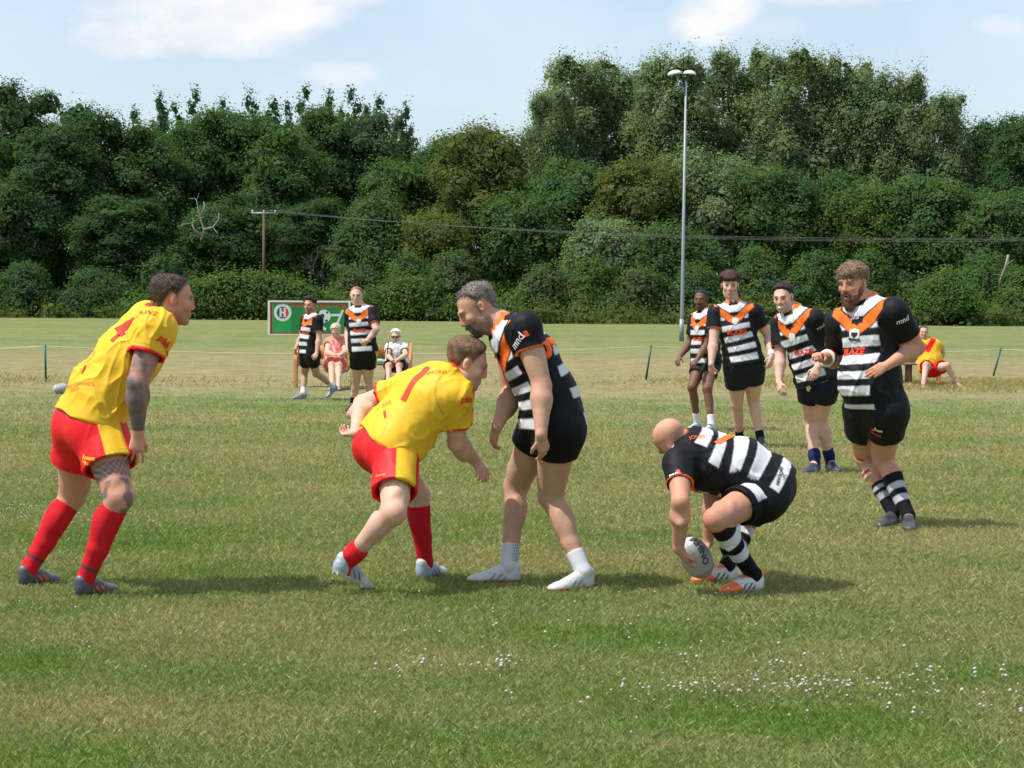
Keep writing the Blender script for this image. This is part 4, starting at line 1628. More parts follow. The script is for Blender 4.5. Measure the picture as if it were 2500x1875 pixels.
            blend(hd * (y > .07) * .85 * (x > .012) * (x < .050) * np.exp(-((z - .027 + (x - .03) * .15) / .006) ** 2), brow)
            blend(hd * .30 * (y > .06) * np.exp(-((x - .031) / .018) ** 2 - ((z - .004) / .013) ** 2), tone * np.array([.62, .5, .48]))  # eye sockets: darker skin tone with the shade under the brow painted in
            if eyes:
                es = 1 + max(0, s.h - .0052) * 50
                er = np.sqrt(((x - .031) / (.0125 * es)) ** 2 + ((z - .003) / (.0052 * es)) ** 2)
                blend(hd * (y > .07) * sstep(1.25, .75, er), (.24, .20, .18) if s.h < .007 else (.15, .11, .09))
                blend(hd * (y > .07) * sstep(.65, .35, er), (.03, .025, .02))
                blend(hd * (y > .07) * .6 * np.exp(-((z - .0115) / .0028) ** 2) * (np.abs(x - .031) < .016), (.06, .035, .025))
            if stub is not None:
                am, sc_, low = stub
                m = sstep(-.030, -.050, z + .25 * np.maximum(0, .05 - y)) * sstep(-.035, .0, y) * hd
                m *= 1 - .9 * np.exp(-(x / .017) ** 2 - ((z + .067) / .010) ** 2)
                m = np.maximum(m, hd * sstep(.012, -.005, np.abs(y - .012)) * (x > .06) * (z < .02) * (z > -.08))
                m *= sstep(low - .02, low, z)
                blend(m * am * (1 + .25 * sn3(V, 120)), sc_)
            if scalp is not None:
                ys = np.array([-.16, -.06, -.040, -.028, -.010, .008, .016, .024, .040, .056, .070, .080, .13])
                zs = np.array([-.078, -.070, -.045, -.005, .030, .020, .005, .022, .052, .074, .080, .083, .088])
                mm = z - np.interp(y + scalp[1], ys, zs)
                blend(hd * sstep(-.010, .006, mm) * .75 * (x < .078), scalp[0])
            if mouth_open:
                blend(hd * (y > .078) * sstep(1.2, .7, np.sqrt((x / .014) ** 2 + ((z + .069) / (.005 + .003 * mouth_open)) ** 2)), (.05, .01, .01))
            if tattoo:
                c = tattoo(s, V, c)
            if paintx:
                c = paintx(s, V, c)
            return np.clip(c, 0, 1)
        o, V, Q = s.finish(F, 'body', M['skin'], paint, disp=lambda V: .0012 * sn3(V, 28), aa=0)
        s.bodyVQ = (V, Q)
        return o

    def hair(s, col, thick=.012, back=0.0, fringe=0.0, noise=.004, strands=700, slen=.02, comb=(0, .3, 0), top=0.0, thin=0, low=0, freq=90, side=.42):
        M_, k = s.HM, s.hs
        c0 = s.w['head']
        T = lambda p: c0 + (np.array(p) * k) @ M_
        F = Field(c0 - .19 * k, c0 + .19 * k, min(s.h, .006))
        b = F.block(Prim(None, c0 - .18, c0 + .18), .01)
        sl, X, Y, Z = b
        dx, dy, dz = X - c0[0], Y - c0[1], Z - c0[2]
        l = [(dx * M_[i][0] + dy * M_[i][1] + dz * M_[i][2]) / k for i in range(3)]
        x, y, z = l
        d = ell((0, -.015, .033), np.eye(3), (.077, .098, .080)).fn(x, y, z)
        d2 = ell((0, .030, .0), np.eye(3), (.066, .064, .07)).fn(x, y, z)
        d3 = cone((0, -.03, -.03), (0, -.05, -.09), .058, .05).fn(x, y, z)
        d = np.minimum(np.minimum(d, d2), d3 + .004)
        ys = np.array([-.16, -.06, -.040, -.028, -.010, .008, .016, .024, .040, .056, .070, .080, .13])
        zs = np.array([-.078, -.070, -.045, -.005, .030, .020, .005, .022, .052, .074, .080, .083, .088])
        zs = zs + low * (ys < -.03)
        zl = np.interp(y + back, ys, zs)
        m = z - zl
        if fringe:
            fm = ((y > .035) & (z > .03 - fringe)).astype(float) * (np.abs(x) < .068)
            m = np.maximum(m, fm * (z - (.045 - fringe)))
        tp_ = sstep(.015, .085, z)
        th = (thick * side * (1 - tp_) + thick * (1 + top) * tp_) * sstep(-.002, .038, m) - .006 * (m < 0) - .003 * (1 - sstep(0, .02, m))
        noise = noise * (.35 + .65 * tp_)
        wn = np.sin(x * freq + 3 * np.sin(z * 60) + 2) * np.sin(y * freq * .9 + 2.5 * np.sin(x * 70)) * np.sin(z * freq + 2 * np.sin(y * 50) + 1)
        wn2 = np.sin(x * 230 + 2 * np.sin(y * 90)) * np.sin(z * 210 + y * 120)
        d = d - th - (wn * noise + wn2 * noise * .35) * (m > 0)
        if thin:
            hole = np.sqrt((x / .05) ** 2 + ((y + .01) / .06) ** 2) < 1
            d = d + thin * hole * (z > .07)
        d = np.maximum(d, -m * .7)
        F.F[sl] = (d * k).astype(np.float32)
        V, Q = F.mesh()
        if len(V) < 10:
            return None
        col = np.array(col)
        c = col * (1 + .35 * sn3(V, 140) + .25 * sn3(V, 60))[:, None]
        # strands: thin tapering cards standing off the hair mass
        Nn = vnormals(V, Q)
        ids = rng.integers(0, len(V), strands)
        cd = np.array(comb) @ M_
        p0 = V[ids] - Nn[ids] * .003
        dr = Nn[ids] * .32 + cd * 1.6 + rng.normal(0, .22, (strands, 3))
        dr /= np.linalg.norm(dr, axis=1)[:, None]
        ln = slen * rng.uniform(.4, 1.2, strands)[:, None]
        sd_ = np.cross(dr, rng.normal(size=(strands, 3)))
        sd_ /= np.linalg.norm(sd_, axis=1)[:, None]
        wd = .0022
        sv = np.concatenate([p0 - sd_ * wd, p0 + sd_ * wd, p0 + dr * ln + sd_ * wd * .3, p0 + dr * ln - sd_ * wd * .3])
        n0 = len(V)
        a = np.arange(strands) + n0
        sq = np.stack([a, a + strands, a + 2 * strands, a + 3 * strands], 1)
        sc = np.tile(col * 1.1, (4 * strands, 1)) * np.tile(rng.uniform(.6, 1.6, strands), 4)[:, None]
        return mesh_obj('hair', np.concatenate([V, sv]), np.concatenate([Q, sq]), M['hair'], s.root, np.clip(np.concatenate([c, sc]), 0, 1))

    def beard(s, col, r=.014, low=.02):
        M_, k = s.HM, s.hs
        c0 = s.w['head']
        T = lambda p: c0 + (np.array(p) * k) @ M_
        F = Field(c0 - .19 * k, c0 + .19 * k, min(s.h, .006))
        for p, rr in (((0, .045, -.085), (.056, .050, .040)), ((0, .07, -.110 - low * .3), (.034, .028, .026 + low))) + ((((.052, .015, -.055), (.018, .030, .038)), ((-.052, .015, -.055), (.018, .030, .038))) if r > 0 else ()):
            F.add(ell(T(p), M_, (np.array(rr) + r * .4) * k), .02)
        F.add(cone(T((-.022, .096, -.052)), T((.022, .096, -.052)), .0075, .0075), .01)
        for sx in (-1, 1):
            F.add(cone(T((sx * .022, .094, -.052)), T((sx * .03, .082, -.085)), .008, .012), .01)
        F.sub(ell(T((0, .1, -.067)), M_, np.array((.019, .02, .010)) * k), .004)
        V, Q = F.mesh()
        Nn = vnormals(V, Q)
        V = V + Nn * (.003 * sn3(V, 150))[:, None]
        col = np.array(col)
        c = col * (1 + .3 * sn3(V, 130))[:, None]
        n = 500
        ids = rng.integers(0, len(V), n)
        p0 = V[ids]
        dr = Nn[ids] * .5 + np.array((0, .1, -.7)) @ M_ + rng.normal(0, .25, (n, 3))
        dr /= np.linalg.norm(dr, axis=1)[:, None]
        sd_ = np.cross(dr, rng.normal(size=(n, 3)))
        sd_ /= np.linalg.norm(sd_, axis=1)[:, None]
        ln = .014 * rng.uniform(.4, 1.2, n)[:, None]
        sv = np.concatenate([p0 - sd_ * .002, p0 + sd_ * .002, p0 + dr * ln])
        a = np.arange(n) + len(V)
        T1 = np.concatenate([Q[:, [0, 1, 2]], Q[:, [0, 2, 3]], np.stack([a, a + n, a + 2 * n], 1)])
        return mesh_obj('beard', np.concatenate([V, sv]), T1, M['hair'], s.root, np.clip(np.concatenate([c, np.tile(col * 1.2, (3 * n, 1))]), 0, 1))

    def torso_coords(s, V):
        """L = metres down from the neck, u = across (+ = person's right), wv = + front"""
        w = s.w
        chain = [(w['neck'], s.rc), (s.st[3][0], s.rc), (w['chest'], s.rc), (w['waist'], s.st[1][3]), (w['hips'], s.rh),
                 (w['hips'] + (w['hips'] - w['waist']) * .6, s.rh)]
        L, u, f, W = 0, 0, 0, 1e-12
        acc = 0
        for (a, ra), (b, rb) in zip(chain[:-1], chain[1:]):
            ab = b - a
            ln = np.linalg.norm(ab)
            ax = ab / ln
            t, dist, q = proj_seg(V, a, b)
            t2 = ((V - a) @ ax) / ln
            tc = np.clip(t2, -.35, 1.35)
            rr = ra + t[:, None] * (rb - ra)
            fw = np.cross(-ax, rr)
            w_ = 1 / (dist + .01) ** 8
            L = L + w_ * (acc + tc * ln)
            u = u + w_ * (q * rr).sum(1)
            f = f + w_ * (q * fw).sum(1)
            W = W + w_
            acc += ln
        L, u, f = L / W, u / W, f / W
        return L, u, f

    def on_sleeve(s, V):
        w = s.w
        out = np.zeros(len(V), bool)
        tt = np.zeros(len(V))
        for k in 'RL':
            a, b = w['sh' + k], w['el' + k]
            t = ((V - a) @ (b - a)) / ((b - a) @ (b - a))
            d = np.linalg.norm(V - a - t[:, None] * (b - a), axis=1)
            sgn = 1 if k == 'R' else -1
            m = (t > -.15) & (d < .125 * s.g) & (((V - s.st[3][0]) @ (s.rc * sgn)) > .135 * s.gt)
            m2 = (t > .12) & (d < .11 * s.g)
            m = m & (m2 | (t < .35))
            out |= m
            tt = np.where(m, t, tt)
        return out, tt

    def shirt(s, paint, sleeve=.62, loose=.014, hem=.55, wr=1.0, collar_r=.072, mat='cloth', cuff_r=.018, sag=None):
        w = s.w
        dn = nrm(w['hips'] - w['waist'])
        hp = w['waist'] + (w['hips'] - w['waist']) * hem
        hclip = [(hp, dn)]
        s.hem_pt, s.hem_n = hp, dn
        lo, hi = s.bounds([w[k] for k in ('neck', 'shR', 'shL', 'elR', 'elL', 'hips', 'waist', 'chest')], .26)
        F = Field(lo, hi, s.h)
        # allow the hem a little below the hip point
        st = s.st
        ext = w['hips'] + dn * .14
        for p, k in s.torso(loose, hclip, True):
            F.add(p, k)
        for p, k in s.pelvis(loose * .7, hclip):
            F.add(p, .09)
        a_, b_ = .174 * s.gt + loose, .132 * s.gt + loose
        F.add(eseg(st[0][0], ext, (a_, b_), (a_, b_), s.rh, s.rh, hclip), .06)
        cuts = {}
        for k in 'RL':
            a, b = w['sh' + k], w['el' + k]
            ax = nrm(b - a)
            sl_ = sleeve[k] if isinstance(sleeve, dict) else sleeve
            cp = a + (b - a) * sl_
            cuts[k] = (cp, ax)
            F.add(cone(a, cp + ax * .03, .066 * s.g + loose * .8, .050 * s.g + cuff_r, [(cp, ax)]), .04)
            F.sub(cone(cp - ax * .1, cp + ax * .1, .043 * s.g + cuff_r, .043 * s.g + cuff_r, [(cp - ax * .035, -ax)]), .004)
        # neck opening
        nd = nrm(w['head'] - w['neck'])
        F.add(eseg(w['neck'] - nd * .03, w['neck'] + nd * .035, (collar_r, collar_r), (collar_r - .006, collar_r - .006), s.rc, s.rc, [(w['neck'] + nd * .02, nd)]), .03)

        def disp(V):
            sp = nrm(w['hips'] - w['chest'])
            d1 = nrm(sp + s.rc * .7)
            d2 = nrm(sp - s.rc * .8)
            L, u, f = s.torso_coords(V)
            low = sstep(.2, .5, L)
            fade = np.clip(((hp - V) @ dn) / .06, .12, 1)
            return fade * wr * (folds(V, d1, 36, 1.0) * .014 * (.45 + .55 * low) + folds(V, d2, 40, 4.0) * .012 * (.45 + .55 * low)
                         + folds(V, s.rc, 26, 7.0) * .007 * low + .0015 * sn3(V, 14) - .003)
        o, V, Q = s.finish(F, 'shirt', M[mat], lambda V: np.clip(paint(s, V, cuts), 0, 1), disp, smooth_it=2)
        s.shirtVQ = (V, Q)
        s.cuts = cuts
        s.shirt_o = o
        return o

    def shorts(s, paint, frac=.5, loose=.016, flare=.022, top=.45, mat='cloth', wr=1.0, hollow=True):
        w = s.w
        lo, hi = s.bounds([w[k] for k in ('hips', 'waist', 'hipR', 'hipL', 'knR', 'knL')], .24)
        F = Field(lo, hi, s.h)
        st = s.st
        up_ = nrm(w['waist'] - w['hips'])
        tp = w['hips'] + (w['waist'] - w['hips']) * top
        tclip = [(tp, up_)]
        F.add(eseg(w['hips'], w['waist'], (st[0][1] + loose * .7, st[0][2] + loose * .7), (st[1][1] + loose * .6, st[1][2] + loose * .6), s.rh, s.rh, tclip), .04)
        bk = -np.cross(up_, s.rh)
        F.add(ell(w['hips'] + bk * .025 - up_ * .02, np.array([s.rh, bk, up_]), (.12 * s.gt + loose, .080 * s.g + loose, .11), tclip), .07)
        cuts = {}
        for k in 'RL':
            a, b = w['hip' + k], w['kn' + k]
            ax = nrm(b - a)
            fr = frac[k] if isinstance(frac, dict) else frac
            cp = a + (b - a) * fr
            cuts[k] = (cp, ax)
            F.add(s.pelvis(loose, tclip + [(cp, ax)])['RL'.index(k)][0], .10)
            F.add(cone(a, cp + ax * .05, .10 * s.g + loose, .086 * s.g + flare, [(cp, ax)]), .035)
        for k in 'RL':
            cp, ax = cuts[k]
            if hollow:
                F.sub(cone(cp - ax * .2, cp + ax * .1, .070 * s.g + flare * .8, .080 * s.g + flare - .009, [(cp - ax * .05, -ax)]), .004)

        def disp(V):
            dn = nrm(w['knR'] + w['knL'] - w['hips'] * 2)
            d1, d2 = nrm(dn + s.rh * .45), nrm(dn - s.rh * .5)
            return wr * (folds(V, d1, 34, 2.0) * .008 + folds(V, d2, 30, 5.0) * .008 + folds(V, s.rh, 30, 8.0) * .004 - .0025)
        o, V, Q = s.finish(F, 'shorts', M[mat], lambda V: np.clip(paint(s, V, cuts), 0, 1), disp, smooth_it=2)
        s.shorts_o = o
        return o

    def leg_coords(s, V):
        """for every vertex the nearest leg's (t along thigh, outward comp, forward comp)"""
        w = s.w
        res = None
        for k in 'RL':
            t, d, q = proj_seg(V, w['hip' + k], w['kn' + k])
            ax = nrm(w['kn' + k] - w['hip' + k])
            o_ = s.rh * (1 if k == 'R' else -1)
            o_ = nrm(o_ - ax * (o_ @ ax))
            f_ = np.cross(-ax, s.rh)
            f_ = nrm(f_)
            cur = (d, t, q @ o_, q @ f_, np.full(len(V), 1 if k == 'R' else 0))
            res = cur if res is None else tuple(np.where(cur[0] < res[0], cur[i], res[i]) for i in range(5)) if False else (
                cur if res is None else [np.where(cur[0] < res[0], cur[i], res[i]) for i in range(5)])
        return res[1], res[2], res[3], res[4]

    def sock(s, k, paint, frac, name='sock', bunch=0):
        w = s.w
        kn, an = w['kn' + k], w['an' + k]
        ax = nrm(kn - an)
        cp = an + (kn - an) * frac
        h_, fd, u, L = s.foot[k]
        lo, hi = s.bounds([cp, an, h_, h_ + fd * .16], .13)
        F = Field(lo, hi, s.h)
        for p, kk in s.leg(k, .0055, [(cp, ax)], 'shin'):
            F.add(p, kk)
        F.add(cone(an, h_ + fd * .08 + u * .04, .042, .035), .02)
        if bunch:
            F.add(eseg(cp - ax * .02, cp - ax * .05, (.052, .052), (.056, .056), fd, fd), .02)

        def pt(V):
            t = ((V - an) @ (kn - an)) / ((kn - an) @ (kn - an))
            return paint(s, V, t)
        o, V, Q = s.finish(F, name, M['knit'], pt, lambda V: (.0008 + .005 * bunch) * sn3(V * np.array([.4, .4, 1]), 60))
        return o

    def boot(s, k, paint, studs=(.5, .5, .5)):
        h_, fd, u, L = s.foot[k]
        r = np.cross(fd, u)
        sc = L / .285
        P = lambda x, y, z: h_ + fd * x * sc + r * y + u * z
        Rm = np.array([fd, r, u])
        hh = min(s.h, .006)
        lo, hi = s.bounds([h_, h_ + fd * L, h_ + u * .12], .09)
        F = Field(lo, hi, hh)
        fl = [(P(0, 0, .002), -u)]
        F.add(ell(P(.048, 0, .045), Rm, (.048, .036, .050), fl), .02)
        F.add(eseg(P(.05, 0, .045), P(.215, 0, .028), (.037, .046), (.044, .030), r, r, fl), .02)
        F.add(ell(P(.235, 0, .024), Rm, (.052, .040, .026), fl), .02)
        F.add(cone(P(.085, 0, .078), P(.175, 0, .045), .037, .028, fl), .02)
        F.add(cone(P(.04, 0, .07), P(.035, 0, .092), .036, .034), .015)
        F.sub(cone(P(.058, 0, .085), P(.058, 0, .2), .030, .045), .006)
        sup = [(.03, .022), (.03, -.022), (.2, .026), (.2, -.026), (.245, .012), (.245, -.014)]
        for x, y in sup:
            F.add(cone(P(x, y, .008), P(x, y, -.006), .0065, .005), .004)

        def pt(V):
            q = (V - h_)
            X, Y, Z = (q @ fd) / sc, q @ r, q @ u
            return np.clip(paint(V, X, Y, Z), 0, 1)
        o, V, Q = s.finish(F, 'boot', M['boot'], pt)
        return o

    def band(s, joint_a, joint_b, t0, t1, rad, name, col, ridge=0):
        """a band of tape or strapping round a limb"""
        a = s.w[joint_a] + (s.w[joint_b] - s.w[joint_a]) * t0
        b = s.w[joint_a] + (s.w[joint_b] - s.w[joint_a]) * t1
        ax = nrm(b - a)
        lo, hi = s.bounds([a, b], rad + .06)
        F = Field(lo, hi, min(s.h, .006))
        F.add(cone(a - ax * .05, b + ax * .05, rad, rad, [(b, ax), (a, -ax)]), .01)
        o, V, Q = s.finish(F, name, M['knit'], lambda V: (col(V, ((V - a) @ ax) / np.linalg.norm(b - a)) if callable(col) else np.tile(np.array(col), (len(V), 1))),
                           lambda V: .0012 * sn3(V, 80))
        return o


# ---------- decals: lettering laid on a garment
def glyph_mesh(text, size, sub=5, bold=0.0, extr=0.0):
    cu = bpy.data.curves.new('lettering', 'FONT')
    cu.body = text
    cu.size = size * 1.42
    cu.align_x = 'CENTER'
    cu.align_y = 'CENTER'
    cu.offset = bold
    cu.resolution_u = 3
    ob = bpy.data.objects.new('tmp', cu)
    COL.objects.link(ob)
    dg = bpy.context.evaluated_depsgraph_get()
    me = bpy.data.meshes.new_from_object(ob.evaluated_get(dg))
    bpy.data.objects.remove(ob)
    import bmesh
    bm = bmesh.new()
    bm.from_mesh(me)
    bmesh.ops.remove_doubles(bm, verts=bm.verts, dist=1e-5)
    bmesh.ops.triangulate(bm, faces=bm.faces)
    for _ in range(sub):
        long_e = [e for e in bm.edges if e.calc_length() > min(size * .3, .016)]
        if not long_e:
            break
        bmesh.ops.subdivide_edges(bm, edges=long_e, cuts=1)
        bmesh.ops.triangulate(bm, faces=bm.faces)
    V = np.array([v.co[:] for v in bm.verts])
    Fc = np.array([[v.index for v in f.verts] for f in bm.faces])
    bm.free()
    bpy.data.meshes.remove(me)
    return V, Fc


def shape_mesh(poly, size):
    """a flat polygon [(x,y)..] in units of size"""
    import bmesh
    bm = bmesh.new()
    vs = [bm.verts.new((x * size, y * size, 0)) for x, y in poly]
    bm.faces.new(vs)
    bmesh.ops.triangulate(bm, faces=bm.faces)
    for _ in range(2):
        bmesh.ops.subdivide_edges(bm, edges=[e for e in bm.edges if e.calc_length() > .01], cuts=1)
        bmesh.ops.triangulate(bm, faces=bm.faces)
    V = np.array([v.co[:] for v in bm.verts])
    bm.verts.index_update()
    Fc = np.array([[v.index for v in f.verts] for f in bm.faces])
    bm.free()
    return V, Fc


def decal(garment, px, py, VF, rot, col, name='lettering', off=.0035, stretch=(1, 1), parent=None, span=.3):
    """lay a flat shape on the garment at the spot seen at photo pixel px,py; rot = degrees in the picture plane"""
    me = garment.data
    mw = Matrix.Translation(garment.parent.location)
    org = np.array(garment.parent.location)
    bvh = garment.get('_b')
    vs = [v.co for v in me.vertices]
    tree = BVHCACHE.get(garment.name)
    if tree is None:
        tree = BVHTree.FromPolygons(vs, [p.vertices[:] for p in me.polygons])
        BVHCACHE[garment.name] = tree
    o = np.array([0, 0, CAMZ]) - org
    d = ray(px, py)
    hit, nn, _, _ = tree.ray_cast(Vector(o), Vector(d))
    if hit is None:
        print('decal missed', garment.name, px, py)
        return None
    # average normal around the spot
    ns = Vector((0, 0, 0))
    for (p, n_, i, dd) in tree.find_nearest_range(hit, .03):
        ns += n_
    n = np.array(ns.normalized())
    if n @ d > 0:
        n = -n
    imr, imu = CMn[:, 0], CMn[:, 1]
    a = R(rot)
    T = imr * math.cos(a) + imu * math.sin(a)
    T = nrm(T - n * (T @ n))
    B = np.cross(n, T)
    V, Fc = VF
    h = np.array(hit)
    out = []
    for v in V:
        p = h + T * v[0] * stretch[0] + B * v[1] * stretch[1]
        r = tree.ray_cast(Vector(p + n * span * .5), Vector(-n), span)
        if r[0] is None:
            q = tree.find_nearest(Vector(p))
            out.append(np.array(q[0]) + np.array(q[1]) * off)
        else:
            out.append(np.array(r[0]) + np.array(r[1]) * off)
    return mesh_obj(name, np.array(out), Fc, M['print'], parent or garment, np.tile(np.array(col), (len(out), 1)))


BVHCACHE = {}


def text_on(garment, px, py, text, size, rot, col, name='lettering', stretch=(1, 1), bold=.0):
    return decal(garment, px, py, glyph_mesh(text, size, bold=bold), rot, col, name, stretch=stretch)


# ---------- kit colours
def tiger_paint(front_gap=.035, badge=True, side=.60):
    def f(s, V, cuts):
        n = len(V)
        c = np.tile(BLACK, (n, 1))
        L, u, fr = s.torso_coords(V)
        au = np.abs(u)
        front = fr > 0
        Lf = L - .045 * front
        hw = .128 * s.gt
        dia = Lf + .72 * au
        per = .115
        ph = np.mod(L - .215 - .01, per)
        stripe = (ph < .060) & (L > .10) & (au < hw * (1.32 - .26 * front))
        stripe &= (dia > .194) | ~front
        c[stripe] = WHITE
        # thin orange trim on the stripe's upper edge
        org = front & (dia > .108) & (dia < .184) & (L > -.05)
        c[front & (dia > .092) & (dia <= .108)] = BLACK
        c[org & (au < .19 * s.gt)] = ORANGE
        yoke = (dia < .092) & (L > -.03) & front
        c[yoke] = WHITE
        yb = (~front) & (L > .015) & (L < .075) & (au < .12)
        c[yb] = WHITE
        c[front & (au < .045) & (Lf > .055) & (Lf < .092)] = BLACK
        c[front & (au < .05) & (Lf < -.012)] = BLACK * .6
        sl, t = s.on_sleeve(V)
        c[sl] = BLACK
        for k in 'RL':
            cp, ax = cuts[k]
            m = (np.abs((V - cp) @ ax) < .009) & (np.linalg.norm(V - cp, axis=1) < .13) & (np.linalg.norm((V - cp) - np.outer((V - cp) @ ax, ax), axis=1) < .080 * s.g) & sl
            c[m] = ORANGE
        nd = nrm(s.w['head'] - s.w['neck'])
        colr = ((V - s.w['neck']) @ nd > -.002) & (np.linalg.norm(V - s.w['neck'], axis=1) < .095) & ((au > .035) | ~front)
        c[colr] = ORANGE
        return c
    return f


def yellow_paint(s, V, cuts):
    c = np.tile(YELLOW, (len(V), 1))
    L, u, fr = s.torso_coords(V)
    sl, _t = s.on_sleeve(V)
    front = fr > .02
    dia = L + 1.0 * np.abs(u)
    c[front & (dia < .20) & (dia > .06)] = RED
    for k in 'RL':
        cp, ax = cuts[k]
        m = (np.abs((V - cp) @ ax + .004) < .014) & (np.linalg.norm((V - cp) - np.outer((V - cp) @ ax, ax), axis=1) < .090 * s.g) & sl
        c[m] = RED
    nd = nrm(s.w['head'] - s.w['neck'])
    colr = ((V - s.w['neck']) @ nd > -.004) & (np.linalg.norm(V - s.w['neck'], axis=1) < .095)
    c[colr] = RED
    # raglan seams
    for k in 'RL':
        a = s.w['sh' + k]
        dd = np.linalg.norm(V - a, axis=1)
        c[(np.abs(dd - .125 * s.g) < .0025) & (fr < 0)] *= .55
    return c


def black_shorts(base=BLACK, panel=None, pang=(.0, .8)):
    def f(s, V, cuts):
        c = np.tile(base, (len(V), 1))
        if panel is not None:
            t, o_, f_, _ = s.leg_coords(V)
            ang = np.arctan2(f_, o_)
            c[(ang > pang[0]) & (ang < pang[1]) & (o_ > 0)] = panel
        return c
    return f


def red_shorts(s, V, cuts, lo=-.55, hi=.32):
    c = np.tile(RED, (len(V), 1))
    t, o_, f_, _ = s.leg_coords(V)
    ang = np.arctan2(f_, o_)
    c[(ang > lo) & (ang < hi) & (o_ > 0)] = YELLOW
    for k in 'RL':
        cp, ax = cuts[k]
        m = np.abs((V - cp) @ ax + .022) < .002
        c[m] *= .7
    return c


def solid(col):
    return lambda s, V, t: np.tile(np.array(col), (len(V), 1))


def stripes(base, st, rings):
    def f(s, V, t):
        c = np.tile(base, (len(V), 1))
        for a, b in rings:
            c[(t > a) & (t < b)] = st
        return c
    return f


def boot_paint(upper, sole=(.6, .6, .6), toe=None, accent=None, sole_h=.014):
    upper, sole = np.array(upper), np.array(sole)

    def f(V, X, Y, Z):
        c = np.tile(upper, (len(V), 1))
        if toe is not None:
            c[(X > .15 + .9 * (Z - .02)) | (Z > .085)] = toe
        if accent is not None:
            m = (np.mod(X + Z * .8, .035) < .016) & (X > .08) & (X < .17) & (Z > .02) & (Z < .06) & (np.abs(Y) > .02)
            c[m] = accent
        c[Z < sole_h] = sole
        lace = (np.abs(Y) < .014) & (X > .09) & (X < .18) & (np.mod(X, .016) < .006) & (Z > .045)
        c[lace] = c[lace] * .55
        return c
    return f

# ------------------------------------------------------------------ the people
FAIR = (.51, .29, .197)
PALE = (.62, .385, .285)
RUDDY = (.54, .275, .185)
DARKSKIN = (.16, .075, .045)
BOUND = [.25]


def tattoo_left(s, V, c):
    w = s.w
    ink = np.array([.10, .10, .115])
    # sleeve tattoo on the right arm, shoulder to wrist
    t1, d1, _ = proj_seg(V, w['shR'], w['elR'])
    t2, d2, _ = proj_seg(V, w['elR'], w['wrR'])
    m = ((d1 < .10) & (t1 > .3)) | ((d2 < .08) & (t2 < .93) & (t2 > 0))
    up = (t1 < .999) & (d1 < .1)
    n = sn3(V, 55, 3.0) * .5 + sn3(V, 110, 1.0) * .5
    f = np.where(up, .60, .70 + .2 * t2) + .38 * n
    f = np.clip(f, 0, .92) * m
    # leg pieces: wide lace band above the knee, figure beside it, piece below
    t3, d3, _ = proj_seg(V, w['hipR'], w['knR'])
    t4, d4, _ = proj_seg(V, w['knR'], w['anR'])
    band = (t3 > .56) & (t3 < .78) & (d3 < .13)
    g = np.where(band, .60 + .45 * np.sin(V[:, 2] * 190) * np.sin(V[:, 0] * 160 + V[:, 1] * 150), 0)
    n2 = sn3(V, 38, 6.0)
    fig = ((t3 > .82) | (t4 > .01)) & (t4 < .22) & (np.minimum(d3, d4) < .12)
    g = np.maximum(g, fig * sstep(.0, .3, n2 + .6 * sn3(V, 60, 2.0)) * .75)
    f = np.maximum(f, np.clip(g, 0, .9))
    return c * (1 - f[:, None]) + ink * f[:, None]


def light_tattoo(s, V, c):
    w = s.w
    t2, d2, _ = proj_seg(V, w['elL'], w['wrL'])
    m = (d2 < .07) & (t2 > .05) & (t2 < .95)
    f = np.clip(.35 + .5 * sn3(V, 50), 0, .7) * m
    return c * (1 - f[:, None]) + np.array([.1, .1, .11]) * f[:, None]


